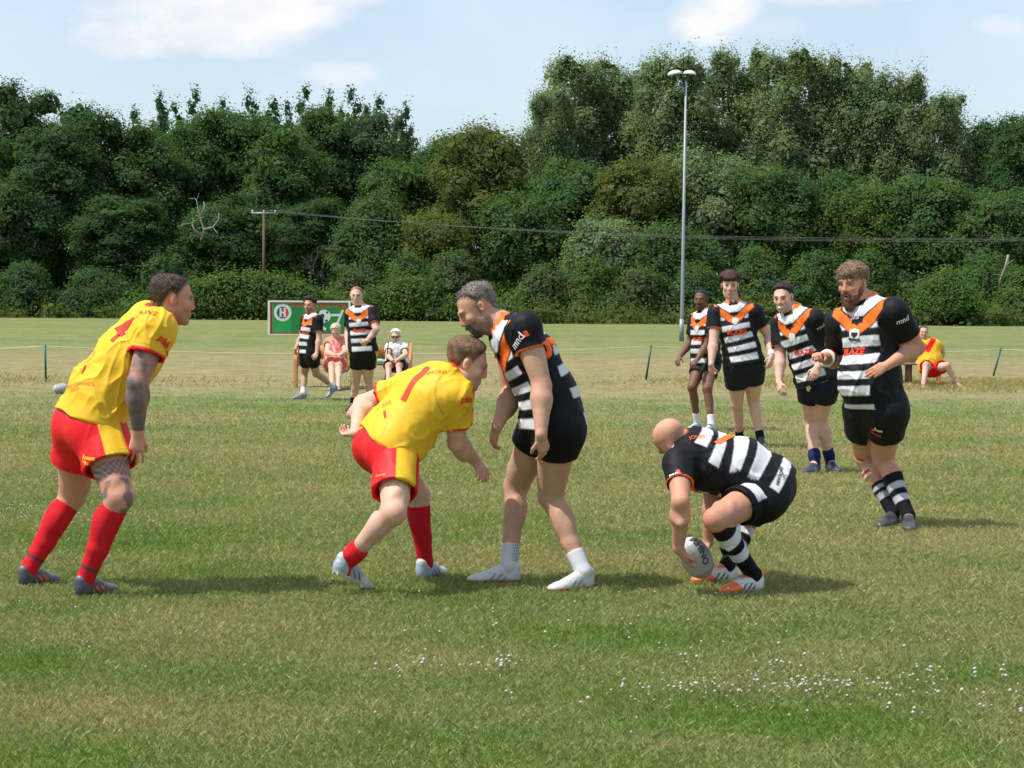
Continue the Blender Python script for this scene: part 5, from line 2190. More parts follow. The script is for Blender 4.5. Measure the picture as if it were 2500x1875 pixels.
def person_left():
    s = Person('heavy player in yellow shirt numbered 4 and red shorts, leaning forward, tattooed arm', 10.75,
               dict(head=(421, 729), neck=(382, 776, .02), chest=(318, 868, .02), waist=(244, 962, 0), hips=(222, 1036, 0),
                    shR=(380, 802, -.16), shL=(360, 782, .20), hipR=(246, 1052, -.08), hipL=(200, 1046, .10),
                    elR=(336, 935, -.22), elL=(236, 892, .32), wrR=(336, 1056, -.22), wrL=(280, 985, .25), tipR=(330, 1128, -.2), tipL=(262, 1050, .2),
                    knR=(290, 1215, -.1), knL=(176, 1212, .1)),
               H=1.83, g=1.24, gt=1.08, h=.0052, face=(.93, .33, -.15), up=(.12, 0, 1), head=1.08,
               feet=dict(R=(186, 1462, 56, 0), L=(48, 1436, 58, 0)), palm=dict(R=(-.35, .8, 0)), curl=(.32, .5), spread=(.9, .0), thumb=dict(R=(1, 0, 0)))
    s.body(RUDDY, tattoo=tattoo_left, stub=(.35, (.2, .12, .09), -.12), scalp=((.07, .045, .035), .012))
    s.hair((.062, .040, .030), thick=.011, back=.016, noise=.004, strands=900, slen=.020, comb=(0, -.6, .1), thin=.008, top=.4)

    def yp(s_, V, cuts):
        c = yellow_paint(s_, V, cuts)
        return c
    sh = s.shirt(yp, sleeve=.50, loose=.026, hem=.66, mat='shiny_cloth', cuff_r=.03, wr=1.5)
    so_ = s.shorts(red_shorts, frac=dict(R=.54, L=.47), loose=.016, flare=.042, wr=1.0, mat='shiny_cloth')
    RD = (.70, .03, .02)
    text_on(sh, 296, 806, '4', .17, -46, RD, 'number', stretch=(.8, 1), bold=.004)
    text_on(sh, 350, 762, 'SIMONS', .030, -30, (.35, .10, .02), 'name_lettering')
    text_on(sh, 226, 868, 'pbh', .05, -55, (.90, .35, .06), 'sponsor_lettering')
    text_on(sh, 204, 903, 'I', .05, -28, RD, 'sponsor_lettering')
    text_on(sh, 188, 937, 'DAN EDWARDS', .020, -10, (.62, .12, .02), 'sponsor_lettering')
    text_on(sh, 180, 950, 'DISCO', .020, -8, (.62, .12, .02), 'sponsor_lettering')
    text_on(sh, 401, 835, 'pbh', .036, -45, RD, 'sleeve_lettering', bold=.002)
    text_on(sh, 408, 862, 'law', .018, -60, RD, 'sleeve_lettering', bold=.001)
    text_on(so_, 216, 1118, 'Ansons', .021, 4, (.90, .55, .05), 'sponsor_lettering', bold=.0008)
    text_on(so_, 210, 1129, 'Law', .021, 4, (.90, .55, .05), 'sponsor_lettering', bold=.0008)
    for k in 'RL':
        s.sock(k, lambda s_, V, t: np.where(((t > .13) & (t < .175))[:, None], np.array([.12, .04, .05]), np.array([.58, .012, .02])), .88)
        s.boot(k, boot_paint((.06, .065, .08), (.55, .50, .48), toe=(.10, .10, .12), accent=(.65, .12, .04)))


def person_seven():
    s = Person('crouching player in yellow shirt numbered 1 and red shorts, one arm swung back', 10.95,
               dict(head=(1140, 886, .03), neck=(1098, 926, .0), chest=(1046, 972, .0), waist=(992, 1030, 0), hips=(950, 1083, 0),
                    shR=(1113, 966, -.10), shL=(1000, 946, .18), hipR=(968, 1106, -.10), hipL=(925, 1092, .10),
                    elR=(1115, 1082, -.1), elL=(884, 985, .30), wrR=(1165, 1130, .1), wrL=(868, 1058, .2), tipR=(1184, 1160, .1), tipL=(836, 1062, .2),
                    knR=(962, 1252, -.2), knL=(1022, 1210, .35)),
               H=1.74, g=1.08, gt=1.02, h=.0052, face=(.92, .08, -.36), up=(.3, 0, 1), head=1.10,
               feet=dict(R=(904, 1446, 38, 28), L=(1022, 1417, 60, 0)), palm=dict(L=(.1, -.2, 1), R=(-.3, .5, -.8)), curl=(.75, .55), thumb=dict(L=(0, .2, -1)))
    s.body(PALE, stub=(.25, (.35, .2, .12), -.1), brow=(.25, .14, .08), scalp=((.20, .12, .07), -.004))
    s.hair((.15, .085, .048), side=.25, thick=.008, noise=.0016, strands=900, slen=.008, comb=(0, .3, .1), top=1.4, freq=140)
    sh = s.shirt(yellow_paint, sleeve=.60, loose=.026, hem=.95, mat='shiny_cloth', cuff_r=.034, wr=1.8)
    so_ = s.shorts(lambda s_, V, c: red_shorts(s_, V, c, -.62, .45), frac=dict(R=.66, L=.50), loose=.016, flare=.026, top=.5, wr=1.8, mat='shiny_cloth')
    RD = (.70, .05, .02)
    text_on(sh, 1006, 937, '1', .23, -33, RD, 'number', bold=.003)
    text_on(sh, 1057, 910, 'SIMMONS', .024, -2, (.50, .14, .02), 'name_lettering')
    text_on(sh, 1141, 976, 'pbh', .034, -6, RD, 'sleeve_lettering', bold=.0015)
    text_on(sh, 945, 985, 'pbh', .03, -15, (.85, .35, .05), 'sponsor_lettering')
    text_on(sh, 940, 1012, 'I', .045, 12, RD, 'sponsor_lettering', bold=.004)
    text_on(so_, 928, 1160, 'Ansons', .018, -5, (.90, .50, .05), 'sponsor_lettering')
    s.sock('R', solid((.58, .012, .02)), .26, bunch=1)
    s.sock('L', solid((.50, .010, .02)), .86)
    for k in 'RL':
        s.boot(k, boot_paint((.30, .36, .42), (.62, .60, .50), toe=(.50, .50, .46), accent=(.1, .1, .12)))


def person_central():
    s = Person('tall greying bearded player in black white and orange shirt, stooping with arms hanging, white boots', 11.0,
               dict(head=(1166, 752), neck=(1222, 792, .0), chest=(1292, 872, 0), waist=(1340, 968, 0), hips=(1346, 1034, 0),
                    shL=(1284, 802, -.17), shR=(1240, 818, .17), hipL=(1362, 1050, -.10), hipR=(1322, 1038, .10),
                    elL=(1323, 942, -.24), elR=(1248, 965, .25), wrL=(1321, 1062, -.25), wrR=(1214, 1040, .1), tipL=(1334, 1124, -.25), tipR=(1196, 1100, .05),
                    knL=(1344, 1212, -.1), knR=(1260, 1186, .1)),
               H=1.86, g=1.17, gt=1.07, h=.0052, face=(-.80, -.18, -.56), up=(-.5, 0, 1), head=1.10,
               feet=dict(L=(1449, 1438, 214, 0), R=(1272, 1424, 184, 0)), palm=dict(L=(-.5, .6, 0), R=(.5, .3, 0)), curl=(.45, .45), thumb=dict(L=(-1, 0, 0), R=(-1, 0, -.1)))
    s.body(FAIR, stub=(.72, (.12, .085, .07), -.16), brow=(.10, .07, .05), mouth_open=1, scalp=((.16, .115, .09), .022))
    s.hair((.15, .125, .105), thick=.008, back=.028, noise=.004, strands=900, slen=.018, comb=(0, .5, .1), freq=100, top=.5)
    s.beard((.10, .075, .062), r=-.018, low=-.004)
    sh = s.shirt(tiger_paint(side=.62), sleeve=.38, loose=.012, hem=1.0, cuff_r=.020, wr=1.0)
    so_ = s.shorts(black_shorts(lin(17, 17, 19)), frac=.32, loose=.012, flare=.028, wr=1.3)
    text_on(sh, 1263, 833, 'mnd', .042, 45, (.75, .75, .75), 'sleeve_lettering', bold=.001)
    text_on(sh, 1284, 812, 'a', .042, 20, (.85, .10, .03), 'sleeve_lettering', bold=.002)
    text_on(sh, 1336, 850, '6', .15, -60, ORANGE, 'number', bold=.006)
    for k in 'RL':
        def sp(s_, V, t, k=k):
            c = np.tile(np.array([.58, .58, .62]), (len(V), 1))
            h_, fd, u, L = s_.foot[k]
            q = V - s_.w['an' + k]
            d1, d2 = q @ -fd, q @ u
            c[(d1 > .014) & (np.mod(d2, .016) < .009) & (np.mod(d1 * 1.0 + q @ np.cross(fd, u), .02) < .010) & (t > .04)] = (.03, .03, .04)
            return c
        s.sock(k, sp, .27)
        s.boot(k, boot_paint((.56, .56, .55), (.72, .10, .03), accent=(.26, .27, .30), sole_h=.022))


def person_bent():
    s = Person('bald player in black and white hoops bent double, placing the ball on the grass', 10.95,
               dict(head=(1642, 1072, 0), neck=(1678, 1090, .0), chest=(1728, 1128, 0), waist=(1806, 1146, .0), hips=(1868, 1194, .0),
                    shL=(1656, 1132, -.18), shR=(1700, 1082, .18), hipL=(1848, 1212, -.10), hipR=(1872, 1184, .10),
                    elL=(1662, 1226, -.22), elR=(1742, 1215, .25), wrL=(1657, 1340, -.2), wrR=(1728, 1325, .2), tipL=(1684, 1388, -.18), tipR=(1708, 1375, .15),
                    knL=(1747, 1268, -.3), knR=(1822, 1274, .15)),
               H=1.80, g=1.06, gt=1.10, h=.0052, face=(-.36, .60, -.72), up=(-.8, -.1, .5), head=1.0,
               feet=dict(L=(1862, 1444, 212, 0), R=(1800, 1420, 205, 0)), palm=dict(L=(.85, .5, 0), R=(-.7, -.5, 0)), curl=(.38, .35), thumb=dict(L=(.4, -.8, 0)))
    s.body(RUDDY, stub=(.2, (.3, .2, .15), -.12))
    sh = s.shirt(tiger_paint(), sleeve=.56, loose=.018, hem=1.35, cuff_r=.018, wr=1.1)

    def sp(s_, V, cuts):
        c = np.tile(lin(17, 17, 20), (len(V), 1))
        t, o_, f_, isr = s_.leg_coords(V)
        ang = np.arctan2(f_, o_)
        c[(ang > .10) & (ang < 1.35) & (t > .05) & (t < .36) & (isr < .5)] = WHITE
        return c
    so_ = s.shorts(sp, frac=.46, loose=.010, flare=.016, top=.28, wr=.8)
    text_on(sh, 1645, 1160, 'mn', .03, 20, (.75, .75, .75), 'sleeve_lettering', bold=.001)
    text_on(sh, 1656, 1152, 'a', .04, 15, (.85, .10, .03), 'sleeve_lettering', bold=.002)
    text_on(sh, 1702, 1068, 'JONES', .022, 18, ORANGE * .9, 'name_lettering')
    text_on(sh, 1768, 1072, '1', .16, -68, ORANGE, 'number', bold=.006)
    text_on(sh, 1906, 1158, 'NEWTOWNS', .016, 63, (.02, .02, .03), 'sponsor_lettering', bold=.001)
    for k in 'RL':
        s.sock(k, stripes(lin(20, 20, 24), WHITE, [(.62, .76), (.36, .49)]), .93)
        s.boot(k, boot_paint((.70, .70, .66), (.6, .6, .5), toe=(.85, .17, .04), accent=(.08, .08, .09)))
    return s


def person_bearded():
    s = Person('burly bearded player in black and white hoops with taped elbow and strapped knee', 14.05,
               dict(head=(2082, 692), neck=(2118, 738, .02), chest=(2124, 815, 0), waist=(2132, 912, 0), hips=(2136, 990, 0),
                    shR=(2052, 790, .13), shL=(2182, 763, -.17), hipR=(2108, 1004, .10), hipL=(2166, 1004, -.09),
                    elR=(2044, 876, .15), elL=(2238, 848, -.15), wrR=(2004, 874, -.1), wrL=(2166, 892, -.4), tipR=(1987, 858, -.2), tipL=(2116, 918, -.5),
                    knR=(2114, 1118, .0), knL=(2156, 1120, -.1)),
               H=1.90, g=1.28, gt=1.09, h=.0062, face=(-.62, -.76, -.14), up=(-.05, 0, 1), head=1.12, belly=.07,
               feet=dict(R=(2190, 1283, 235, 0), L=(2216, 1289, 262, 0)), palm=dict(R=(.3, .2, -.9), L=(.2, .9, -.2)), curl=(.95, .35), thumb=dict(R=(0, 0, 1), L=(-.2, 0, 1)))
    s.body(RUDDY, mouth_open=.6, brow=(.16, .09, .05))
    s.hair((.19, .12, .07), thick=.017, fringe=.020, noise=.005, strands=1100, slen=.028, comb=(.3, .45, -.3), top=.6, side=.6)
    s.beard((.15, .065, .035), r=.006, low=.022)
    sh = s.shirt(tiger_paint(), sleeve=.68, loose=.020, hem=.93, cuff_r=.026, wr=1.0)
    so_ = s.shorts(black_shorts(lin(26, 26, 30)), frac=.46, loose=.016, flare=.024, wr=1.0, top=.6)
    text_on(sh, 2205, 782, 'mnd', .038, 15, (.72, .72, .72), 'sleeve_lettering', bold=.001)
    text_on(sh, 2082, 859, 'BLAZE', .045, -14, (.88, .06, .02), 'sponsor_lettering', stretch=(1.0, 1), bold=.003)
    badge(sh, 2086, 820, .050)
    text_on(sh, 2086, 776, 'mnda', .022, 0, (.75, .75, .75), 'chest_lettering')
    text_on(so_, 2144, 1051, 'Bees', .022, -2, (.75, .75, .75), 'sponsor_lettering', bold=.001)
    decal(so_, 2134, 1049, shape_mesh([(-1, -.3), (-.2, -.45), (.4, 0), (.5, .7), (1, .3), (.6, .9), (.1, .8), (0, .1), (-.3, -.1)], .028), 0, (.85, .35, .03), 'emblem')
    decal(so_, 2137, 1060, shape_mesh([(-1, -.2), (1, -.2), (1, .2), (-1, .2)], .042), 0, (.55, .01, .03), 'emblem')
    s.sock('L', stripes(lin(20, 20, 24), (.45, .45, .50), [(.42, .52), (.22, .32)]), .66)
    s.sock('R', stripes(lin(20, 20, 24), (.40, .40, .45), [(.40, .46), (.24, .34)]), .50)
    for k in 'RL':
        s.boot(k, boot_paint((.03, .03, .035), (.25, .25, .26), toe=(.06, .06, .065), accent=(.3, .3, .3)))
    tp = lambda V, t: np.where((np.abs(t - .62) < .22)[:, None], np.array([.62, .10, .04]), np.array([.72, .66, .58]))
    s.band('elR', 'wrR', .40, .66, .063, 'elbow_tape', tp)
    s.band('hipR', 'knR', .86, .98, .083, 'knee_strap', lambda V, t: np.where((t < .5)[:, None], np.array([.55, .04, .02]), np.array([.72, .68, .60])))
    s.band('knR', 'anR', .22, .34, .078, 'knee_strap', lambda V, t: np.where((np.abs(t - .4) < .25)[:, None], np.array([.55, .04, .02]), np.array([.70, .66, .55])))
    a = s.w['knR'] + s.kf['R'] * .0
    F = Field(a - .15, a + .15, .006)
    sdv = np.cross(s.kf['R'], [0, 0, 1])
    if sdv[0] < 0:
        sdv = -sdv
    p0 = s.w['hipR'] + (s.w['knR'] - s.w['hipR']) * .95 + s.kf['R'] * .070
    p1 = s.w['knR'] + (s.w['anR'] - s.w['knR']) * .22 + s.kf['R'] * .066
    F.add(cone(p0, p1, .022, .020), .02)
    s.finish(F, 'knee_pad', M['knit'], lambda V: np.tile(np.array([.03, .035, .05]), (len(V), 1)), None)


def badge(sh, px, py, size, simple=False):
    decal(sh, px, py, shape_mesh([(-.75, .8), (0, 1), (.75, .8), (.8, 0), (.45, -.65), (0, -1), (-.45, -.65), (-.8, 0)], size), 0, (.62, .62, .62), 'badge')
    if not simple:
        m = decal(sh, px, py, shape_mesh([(-.5, .45), (.5, .45), (.45, .1), (0, -.3), (-.45, .1)], size), 0, (.02, .02, .02), 'badge_emblem', off=.005)
        decal(sh, px, py + size * .6 * 350 * .8, shape_mesh([(-.9, -.22), (.9, -.22), (.95, .12), (-.95, .12)], size), 0, (.06, .06, .06), 'badge_scroll', off=.005)


def person_guard():
    s = Person('dark-haired player in black white and orange hoops biting a white mouthguard, leaning forward', 18.5,
               dict(head=(1912, 727), neck=(1938, 757, .0), chest=(1957, 818, 0), waist=(1982, 882, 0), hips=(1998, 930, 0),
                    shR=(1906, 792, .13), shL=(1990, 780, -.13), hipR=(1980, 938, .04), hipL=(2016, 938, -.03),
                    elR=(1905, 872, .0), elL=(2020, 846, -.05), wrR=(1902, 934, -.05), wrL=(1996, 896, -.25), tipR=(1905, 966, -.1), tipL=(1984, 928, -.3),
                    knR=(1978, 1028, -.05), knL=(2003, 1026, .05)),
               H=1.76, g=1.08, gt=1.03, h=.0075, face=(-.42, -.88, -.16), up=(-.12, 0, 1), head=1.08,
               feet=dict(R=(1998, 1154, 235, 0), L=(2020, 1150, 285, 0)), palm=dict(R=(.6, .2, 0), L=(0, .9, 0)), curl=(.6, .6), thumb=dict(R=(0, -1, 0)))
    s.body(PALE, stub=(.3, (.2, .12, .09), -.1), brow=(.05, .03, .02))
    s.hair((.025, .018, .016), thick=.010, noise=.003, strands=500, slen=.018, top=1.2)
    a = s.w['head']
    T = lambda p: a + (np.array(p) * s.hs) @ s.HM
    F = Field(T((0, .1, -.067)) - .04, T((0, .1, -.067)) + .04, .0035)
    F.add(cone(T((-.014, .098, -.067)), T((.014, .098, -.067)), .0085, .0085), .004)
    s.finish(F, 'mouthguard', M['white_paint'], lambda V: np.tile(WHITE, (len(V), 1)), None)
    sh = s.shirt(tiger_paint(), sleeve=.72, loose=.022, hem=.95, cuff_r=.03, wr=1.2)
    so_ = s.shorts(black_shorts(lin(22, 26, 42)), frac=.40, loose=.018, flare=.026, wr=1.0)
    text_on(sh, 1960, 860, 'BLAZE', .042, 6, (.80, .05, .02), 'sponsor_lettering', stretch=(1, 1), bold=.003)
    text_on(sh, 2004, 798, 'mnd', .032, 30, (.6, .6, .6), 'sleeve_lettering')
    badge(sh, 1934, 824, .042, True)
    decal(so_, 1974, 948, shape_mesh([(-.5, -1), (.4, -1), (.5, -.2), (.9, .3), (.3, 1), (-.6, .8), (-.8, .1), (0, 0)], .028), 0, (.75, .60, .25), 'emblem')
    for k in 'RL':
        s.sock(k, solid(lin(28, 36, 80)), .28, bunch=.5)
        s.boot(k, boot_paint((.04, .05, .08), (.2, .2, .2), accent=(.4, .4, .4)))


def person_quiff():
    s = Person('tall brown-haired player in hoops with white tape on one wrist, standing square', 21.8,
               dict(head=(1782, 697), neck=(1790, 738, .0), chest=(1798, 800, 0), waist=(1812, 854, 0), hips=(1818, 892, 0),
                    shR=(1748, 766, .03), shL=(1841, 763, -.03), hipR=(1798, 898, .0), hipL=(1839, 898, .0),
                    elR=(1742, 834, .0), elL=(1876, 820, -.05), wrR=(1736, 890, -.1), wrL=(1884, 870, -.1), tipR=(1736, 920, -.15), tipL=(1880, 900, -.15),
                    knR=(1799, 986, .0), knL=(1839, 978, -.1)),
               H=1.90, g=1.14, gt=1.08, h=.0085, face=(-.08, -.98, -.08), up=(0, 0, 1), head=1.12,
               feet=dict(R=(1806, 1086, 262, 0), L=(1852, 1090, 280, 0)), palm=dict(R=(.5, .5, 0), L=(-.5, .5, 0)), curl=(.7, .55), thumb=dict(R=(.3, -1, 0), L=(-.3, -1, 0)))
    s.body(PALE, stub=(.4, (.25, .15, .1), -.12), brow=(.06, .035, .02))
    s.hair((.055, .028, .018), thick=.013, fringe=.008, noise=.004, strands=500, slen=.025, comb=(.3, .5, 0), top=2.2, side=.35)
    sh = s.shirt(tiger_paint(), sleeve=.58, loose=.018, hem=.85, cuff_r=.022, wr=1.0)
    so_ = s.shorts(black_shorts(lin(28, 32, 38)), frac=dict(R=.50, L=.38), loose=.016, flare=.024, wr=1.0)
    text_on(sh, 1798, 812, 'BLAZE', .045, 3, (.80, .06, .02), 'sponsor_lettering', stretch=(1.1, 1), bold=.003)
    badge(sh, 1795, 784, .042, True)
    s.band('elL', 'wrL', .78, .98, .040, 'wrist_tape', WHITE)
    for k in 'RL':
        s.sock(k, solid(lin(20, 20, 24)), .20)
        s.boot(k, boot_paint((.04, .04, .045), (.2, .2, .2)))


def person_dark():
    s = Person('dark-skinned player in hooped shirt and white socks walking behind the quiffed player', 24.8,
               dict(head=(1712, 732), neck=(1721, 759, .0), chest=(1721, 806, 0), waist=(1722, 850, 0), hips=(1723, 884, 0),
                    shR=(1699, 781, .12), shL=(1744, 775, -.14), hipR=(1711, 888, .06), hipL=(1733, 890, -.06),
                    elR=(1684, 838, .1), elL=(1726, 842, -.25), wrR=(1659, 872, .0), wrL=(1702, 878, -.35), tipR=(1650, 888, -.05), tipL=(1689, 892, -.4),
                    knR=(1690, 946, .0), knL=(1727, 950, -.1)),
               H=1.72, g=1.0, gt=.98, h=.0085, face=(-.38, -.9, -.05), up=(0, 0, 1), head=1.06,
               feet=dict(R=(1709, 1050, 235, 0), L=(1744, 1056, 232, 0)), palm=dict(R=(.4, .3, -.4), L=(.2, .6, -.4)), curl=(.5, .5), thumb=dict(R=(0, -1, 0), L=(-1, 0, 0)))
    s.body(DARKSKIN, stub=(.6, (.03, .018, .012), -.12), brow=(.02, .012, .01), lip=(.14, .05, .04))
    s.hair((.012, .010, .010), thick=.007, noise=.002, strands=200, slen=.01)
    sh = s.shirt(tiger_paint(), sleeve=.70, loose=.022, hem=.95, cuff_r=.028, wr=1.2)
    so_ = s.shorts(black_shorts(lin(26, 26, 32)), frac=.45, loose=.014, flare=.02)
    text_on(sh, 1704, 828, 'BLAZE', .042, 2, (.80, .06, .02), 'sponsor_lettering', stretch=(.9, 1), bold=.003)
    badge(sh, 1701, 803, .04, True)
    for k in 'RL':
        s.sock(k, solid((.68, .68, .72)), .28)
        s.boot(k, boot_paint((.36, .44, .54), (.6, .6, .6), toe=(.50, .54, .58), accent=(.06, .1, .2)))


def person_walker():
    s = Person('slim dark-haired player in hoops and white socks striding left in front of the goal board', 32.0,
               dict(head=(756, 745), neck=(764, 765, .0), chest=(760, 802, 0), waist=(755, 836, 0), hips=(756, 862, 0),
                    shR=(748, 780, .13), shL=(777, 781, -.13), hipR=(750, 868, .08), hipL=(762, 868, -.08),
                    elR=(735, 824, .15), elL=(779, 826, -.25), wrR=(722, 852, .1), wrL=(773, 862, -.42), tipR=(718, 862, .1), tipL=(768, 876, -.45),
                    knR=(743, 912, .0), knL=(772, 912, -.05)),
               H=1.68, g=.98, gt=.95, h=.010, face=(-.35, -.93, -.05), up=(0, 0, 1), head=1.06,
               feet=dict(R=(748, 974, 222, 0), L=(798, 973, 222, 34)), palm=dict(R=(.5, -.2, 0), L=(0, .6, 0)), curl=(.6, .6))
    s.body(FAIR, stub=(.6, (.08, .05, .035), -.14), brow=(.04, .025, .02))
    s.hair((.035, .02, .016), thick=.020, noise=.007, strands=300, slen=.025, top=.8)
    sh = s.shirt(tiger_paint(), sleeve=.66, loose=.018, hem=.9, cuff_r=.024)
    so_ = s.shorts(black_shorts(lin(24, 24, 28)), frac=.46, loose=.014, flare=.02)
    text_on(sh, 745, 812, 'BLAZE', .045, 0, (.75, .05, .02), 'sponsor_lettering', stretch=(.7, 1), bold=.003)
    for k in 'RL':
        s.sock(k, solid((.68, .68, .72)), .27)
        s.boot(k, boot_paint((.20, .23, .30), (.5, .5, .5)))


def person_far():
    s = Person('reddish-haired player in hoops and black shorts with yellow side stripe standing by the bench', 28.4,
               dict(head=(870, 722), neck=(878, 746, .0), chest=(881, 790, 0), waist=(884, 828, 0), hips=(886, 858, 0),
                    shR=(857, 768, .03), shL=(908, 763, -.03), hipR=(873, 868, .0), hipL=(900, 868, .0),
                    elR=(850, 808, .05), elL=(918, 806, -.1), wrR=(848, 846, .0), wrL=(896, 832, -.25), tipR=(846, 862, -.05), tipL=(880, 846, -.3),
                    knR=(869, 926, .0), knL=(899, 926, .0)),
               H=1.80, g=1.06, gt=1.02, h=.0095, face=(.02, -.99, -.08), up=(0, 0, 1), head=1.08,
               feet=dict(R=(866, 1003, 250, 0), L=(906, 1003, 278, 0)), palm=dict(R=(.5, .3, 0), L=(-.1, .7, 0)), curl=(.5, .5))
    s.body(PALE, stub=(.2, (.4, .2, .1), -.1), brow=(.25, .12, .05), tattoo=light_tattoo)
    s.hair((.30, .13, .06), thick=.006, noise=.002, strands=200, slen=.01, back=.01)
    sh = s.shirt(tiger_paint(), sleeve=.66, loose=.020, hem=.9, cuff_r=.024)
    so_ = s.shorts(black_shorts(lin(24, 22, 26), panel=np.array([.55, .40, .02]), pang=(-.2, .45)), frac=.44, loose=.016, flare=.022)
    text_on(sh, 877, 807, 'BLAZE', .045, 2, (.80, .06, .02), 'sponsor_lettering', stretch=(.9, 1), bold=.003)
    badge(sh, 876, 785, .04, True)
    for k in 'RL':
        s.sock(k, solid(lin(20, 20, 24)), .30)
        s.boot(k, boot_paint((.04, .04, .045), (.2, .2, .2)))


def dress_paint(s, V, cuts):
    c = np.tile(np.array([.66, .20, .17]), (len(V), 1))
    n = sn3(V, 60, 2.0)
    c[n > .45] = (.74, .42, .36)
    c[n < -.7] = (.55, .10, .10)
    return c


def seated_pink():
    s = Person('fair-haired older woman in pink patterned dress sitting slumped on the long bench', 36.2,
               dict(head=(820, 808, -.08), neck=(820, 831, .0), chest=(822, 848, .02), waist=(822, 868, .03), hips=(823, 884, .03),
                    shR=(804, 838, 0), shL=(838, 838, 0), hipR=(814, 887, 0), hipL=(833, 887, 0),
                    elR=(800, 862, -.05), elL=(845, 860, -.05), wrR=(820, 868, -.3), wrL=(832, 866, -.3), tipR=(832, 868, -.35), tipL=(820, 868, -.35),
                    knR=(810, 892, -.45), knL=(828, 893, -.45)),
               H=1.60, g=1.15, gt=1.12, h=.012, face=(-.05, -.8, -.55), up=(0, 0, 1), head=1.02, belly=.04,
               feet=dict(R=(812, 953, 265, 0), L=(826, 953, 275, 0)), curl=(.5, .5))
    s.body(PALE, brow=(.4, .3, .2))
    s.hair((.55, .46, .36), thick=.022, noise=.006, strands=200, slen=.015, low=-.01)
    s.shirt(dress_paint, sleeve=.12, loose=.03, hem=.98, cuff_r=.03, wr=1.5)
    o = s.shorts(dress_paint, frac=.98, loose=.035, flare=.06, top=.6, wr=2.0)
    o.name = 'skirt'
    for k in 'RL':
        s.boot(k, boot_paint((.35, .25, .2), (.2, .15, .1)))


def seated_white():
    s = Person('white-haired older woman in sunglasses and white top sitting at the bench end', 36.2,
               dict(head=(966, 821, -.02), neck=(968, 842, .0), chest=(969, 855, .02), waist=(969, 872, .03), hips=(970, 886, .03),
                    shR=(953, 848, 0), shL=(985, 848, 0), hipR=(962, 888, 0), hipL=(979, 888, 0),
                    elR=(946, 868, -.02), elL=(991, 867, -.02), wrR=(958, 880, -.25), wrL=(972, 878, -.25), tipR=(966, 882, -.3), tipL=(962, 881, -.3),
                    knR=(948, 894, -.45), knL=(974, 894, -.45)),
               H=1.58, g=.98, gt=.98, h=.012, face=(-.05, -.97, -.15), up=(0, 0, 1), head=1.02,
               feet=dict(R=(950, 953, 262, 0), L=(975, 953, 275, 0)), curl=(.5, .5))
    s.body(PALE, brow=(.5, .45, .4), eyes=False)
    s.hair((.72, .70, .62), thick=.024, noise=.005, strands=200, slen=.012, low=-.01)
    s.shirt(lambda s_, V, c: np.tile(np.array([.76, .74, .72]), (len(V), 1)), sleeve=.5, loose=.028, hem=.95, cuff_r=.03, wr=1.5)
    s.shorts(lambda s_, V, c: np.tile(lin(46, 48, 62), (len(V), 1)), frac=.80, loose=.02, flare=.03, wr=1.5)
    T = lambda p: s.w['head'] + (np.array(p) * s.hs) @ s.HM
    F = Field(T((0, .09, .005)) - .09, T((0, .09, .005)) + .09, .005)
    for x in (-.032, .032):
        F.add(ell(T((x, .098, .003)), s.HM, (.027, .010, .021)), .004)
    F.add(cone(T((-.03, .1, .008)), T((.03, .1, .008)), .005, .005), .004)
    for x in (-1, 1):
        F.add(cone(T((x * .055, .09, .006)), T((x * .080, .01, .006)), .006, .006), .004)
    s.finish(F, 'sunglasses', M['boot'], lambda V: np.tile(np.array([.01, .01, .012]), (len(V), 1)), None)
    for k in 'RL':
        s.boot(k, boot_paint((.35, .30, .26), (.2, .15, .1)))


def seated_yellow():
    s = Person('stout man in yellow shirt and red shorts sitting on the right-hand bench', 38.0,
               dict(head=(2255, 811, -.02), neck=(2261, 832, .0), chest=(2266, 854, .02), waist=(2270, 878, .03), hips=(2273, 896, .03),
                    shR=(2245, 842, .05), shL=(2284, 842, 0), hipR=(2264, 900, 0), hipL=(2283, 900, 0),
                    elR=(2238, 866, .1), elL=(2300, 852, .15), wrR=(2240, 886, -.1), wrL=(2304, 862, .1), tipR=(2246, 896, -.2), tipL=(2305, 872, .05),
                    knR=(2261, 892, -.5), knL=(2312, 893, -.35)),
               H=1.76, g=1.12, gt=1.12, h=.012, face=(-.1, -.98, -.1), up=(0, 0, 1), head=1.04, belly=.05,
               feet=dict(R=(2254, 949, 262, 0), L=(2332, 948, 295, 0)), curl=(.5, .5))
    s.body(PALE, stub=(.3, (.2, .12, .09), -.1), brow=(.06, .04, .03))
    s.hair((.05, .04, .035), thick=.006, noise=.002, strands=150, slen=.01, back=.01)
    s.shirt(yellow_paint, sleeve=.7, loose=.03, hem=.95, cuff_r=.03, wr=1.2)
    s.shorts(lambda s_, V, c: np.tile(RED, (len(V), 1)), frac=.6, loose=.02, flare=.035, wr=1.2)
    for k in 'RL':
        s.sock(k, solid((.6, .3, .25)), .2)
        s.boot(k, boot_paint((.3, .2, .15), (.2, .15, .1)))


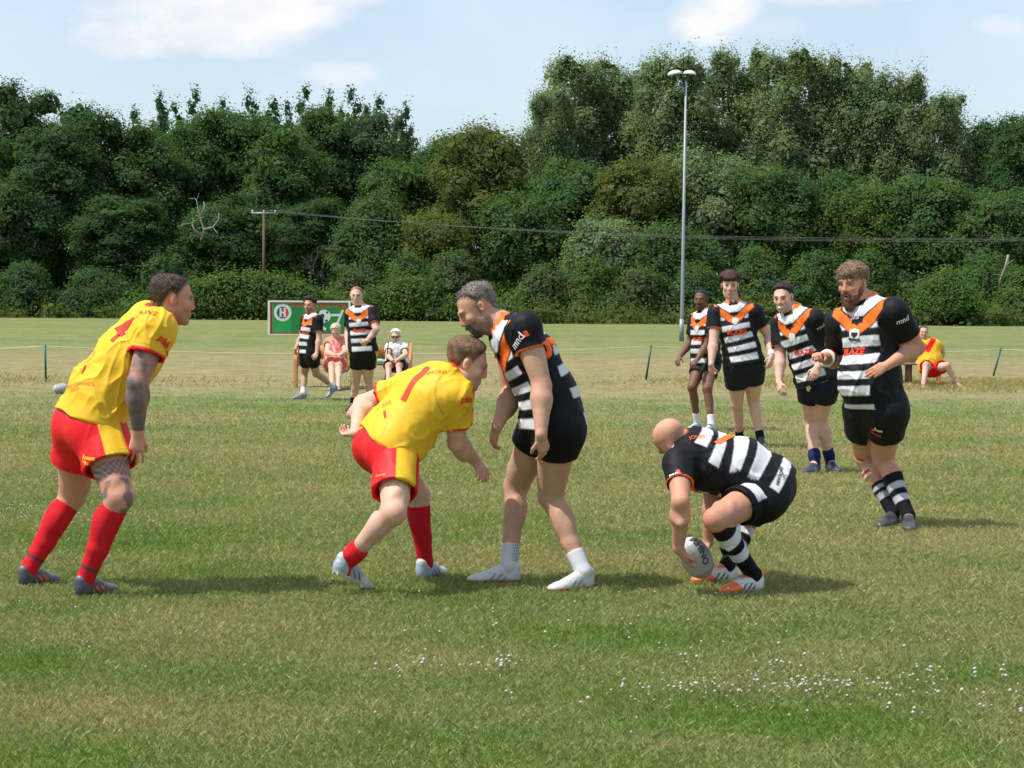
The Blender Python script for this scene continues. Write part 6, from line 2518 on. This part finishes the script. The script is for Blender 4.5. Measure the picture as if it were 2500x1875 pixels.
PEOPLE = dict(left=person_left, seven=person_seven, central=person_central, bent=person_bent, bearded=person_bearded,
              guard=person_guard, quiff=person_quiff, dark=person_dark, walker=person_walker, far=person_far,
              pink=seated_pink, white=seated_white, yellow=seated_yellow)

# ------------------------------------------------------------------ build: structure first
if True:
    build_ground()
    o = blades(1.0, 5.5, 38, 12500, 1.45, .025, .0012, 'grass', grass_col, lean=1.25, clip=lambda x, y, r: r.uniform(size=len(x)) > sstep(9, 37, y))
    tag(o, 'short patchy turf, part green and part dried to straw', 'grass', kind='stuff')
    o = blades(1.0, 35.5, 43, 3600, .6, .055, .0014, 'dry_grass', straw_col, lean=1.3, seed=4, clip=tall_clip)
    tag(o, 'tall dry straw coloured grass left unmown along the rope', 'dry grass', kind='stuff')
    build_flowers()
    build_trees()
    branchy([[(492, 585), (498, 560), (488, 530), (480, 490), (476, 484)], [(498, 560), (520, 555), (535, 535), (534, 520)], [(492, 575), (474, 560), (468, 545)], [(488, 530), (500, 505), (497, 492)]],
            184, .11, 'dead_tree', 'bleached bare forked branch standing out against the left wood', 'deadwood', 3)
    branchy([[(2462, 622), (2455, 650), (2444, 675), (2438, 700)], [(2455, 650), (2462, 640)]], 146, .09, 'dead_tree', 'pale bare crooked stem among the bushes near the right edge', 'deadwood', 2, 8)
    branchy([[(790, 700), (785, 660), (800, 620), (812, 590)], [(770, 690), (765, 650), (778, 615)], [(800, 690), (812, 650), (830, 625)], [(782, 680), (760, 665), (752, 640)]],
            168, .05, 'dead_bush', 'tangle of leafless grey twigs between the goal board and the wood', 'bark', 22, 9, 'dead bush')
    build_things()

for nm, fn in PEOPLE.items():
    t0 = time.time()
    fn()
    print('person', nm, round(time.time() - t0, 1))

if True:
    broot, bo = build_ball(1699, 1362, 10.78, .25, .083, R(-52), R(40), 'scuffed pale grey rugby ball with lettering under the hand of the bent player')
    text_on(bo, 1712, 1345, 'RHINO', .034, -62, (.05, .05, .06), 'lettering', bold=.0015)
    build_ball(150, 962, 33.5, .28, .09, R(5), R(20), 'white rugby ball lying in the grass behind the player numbered 4', lay=True)
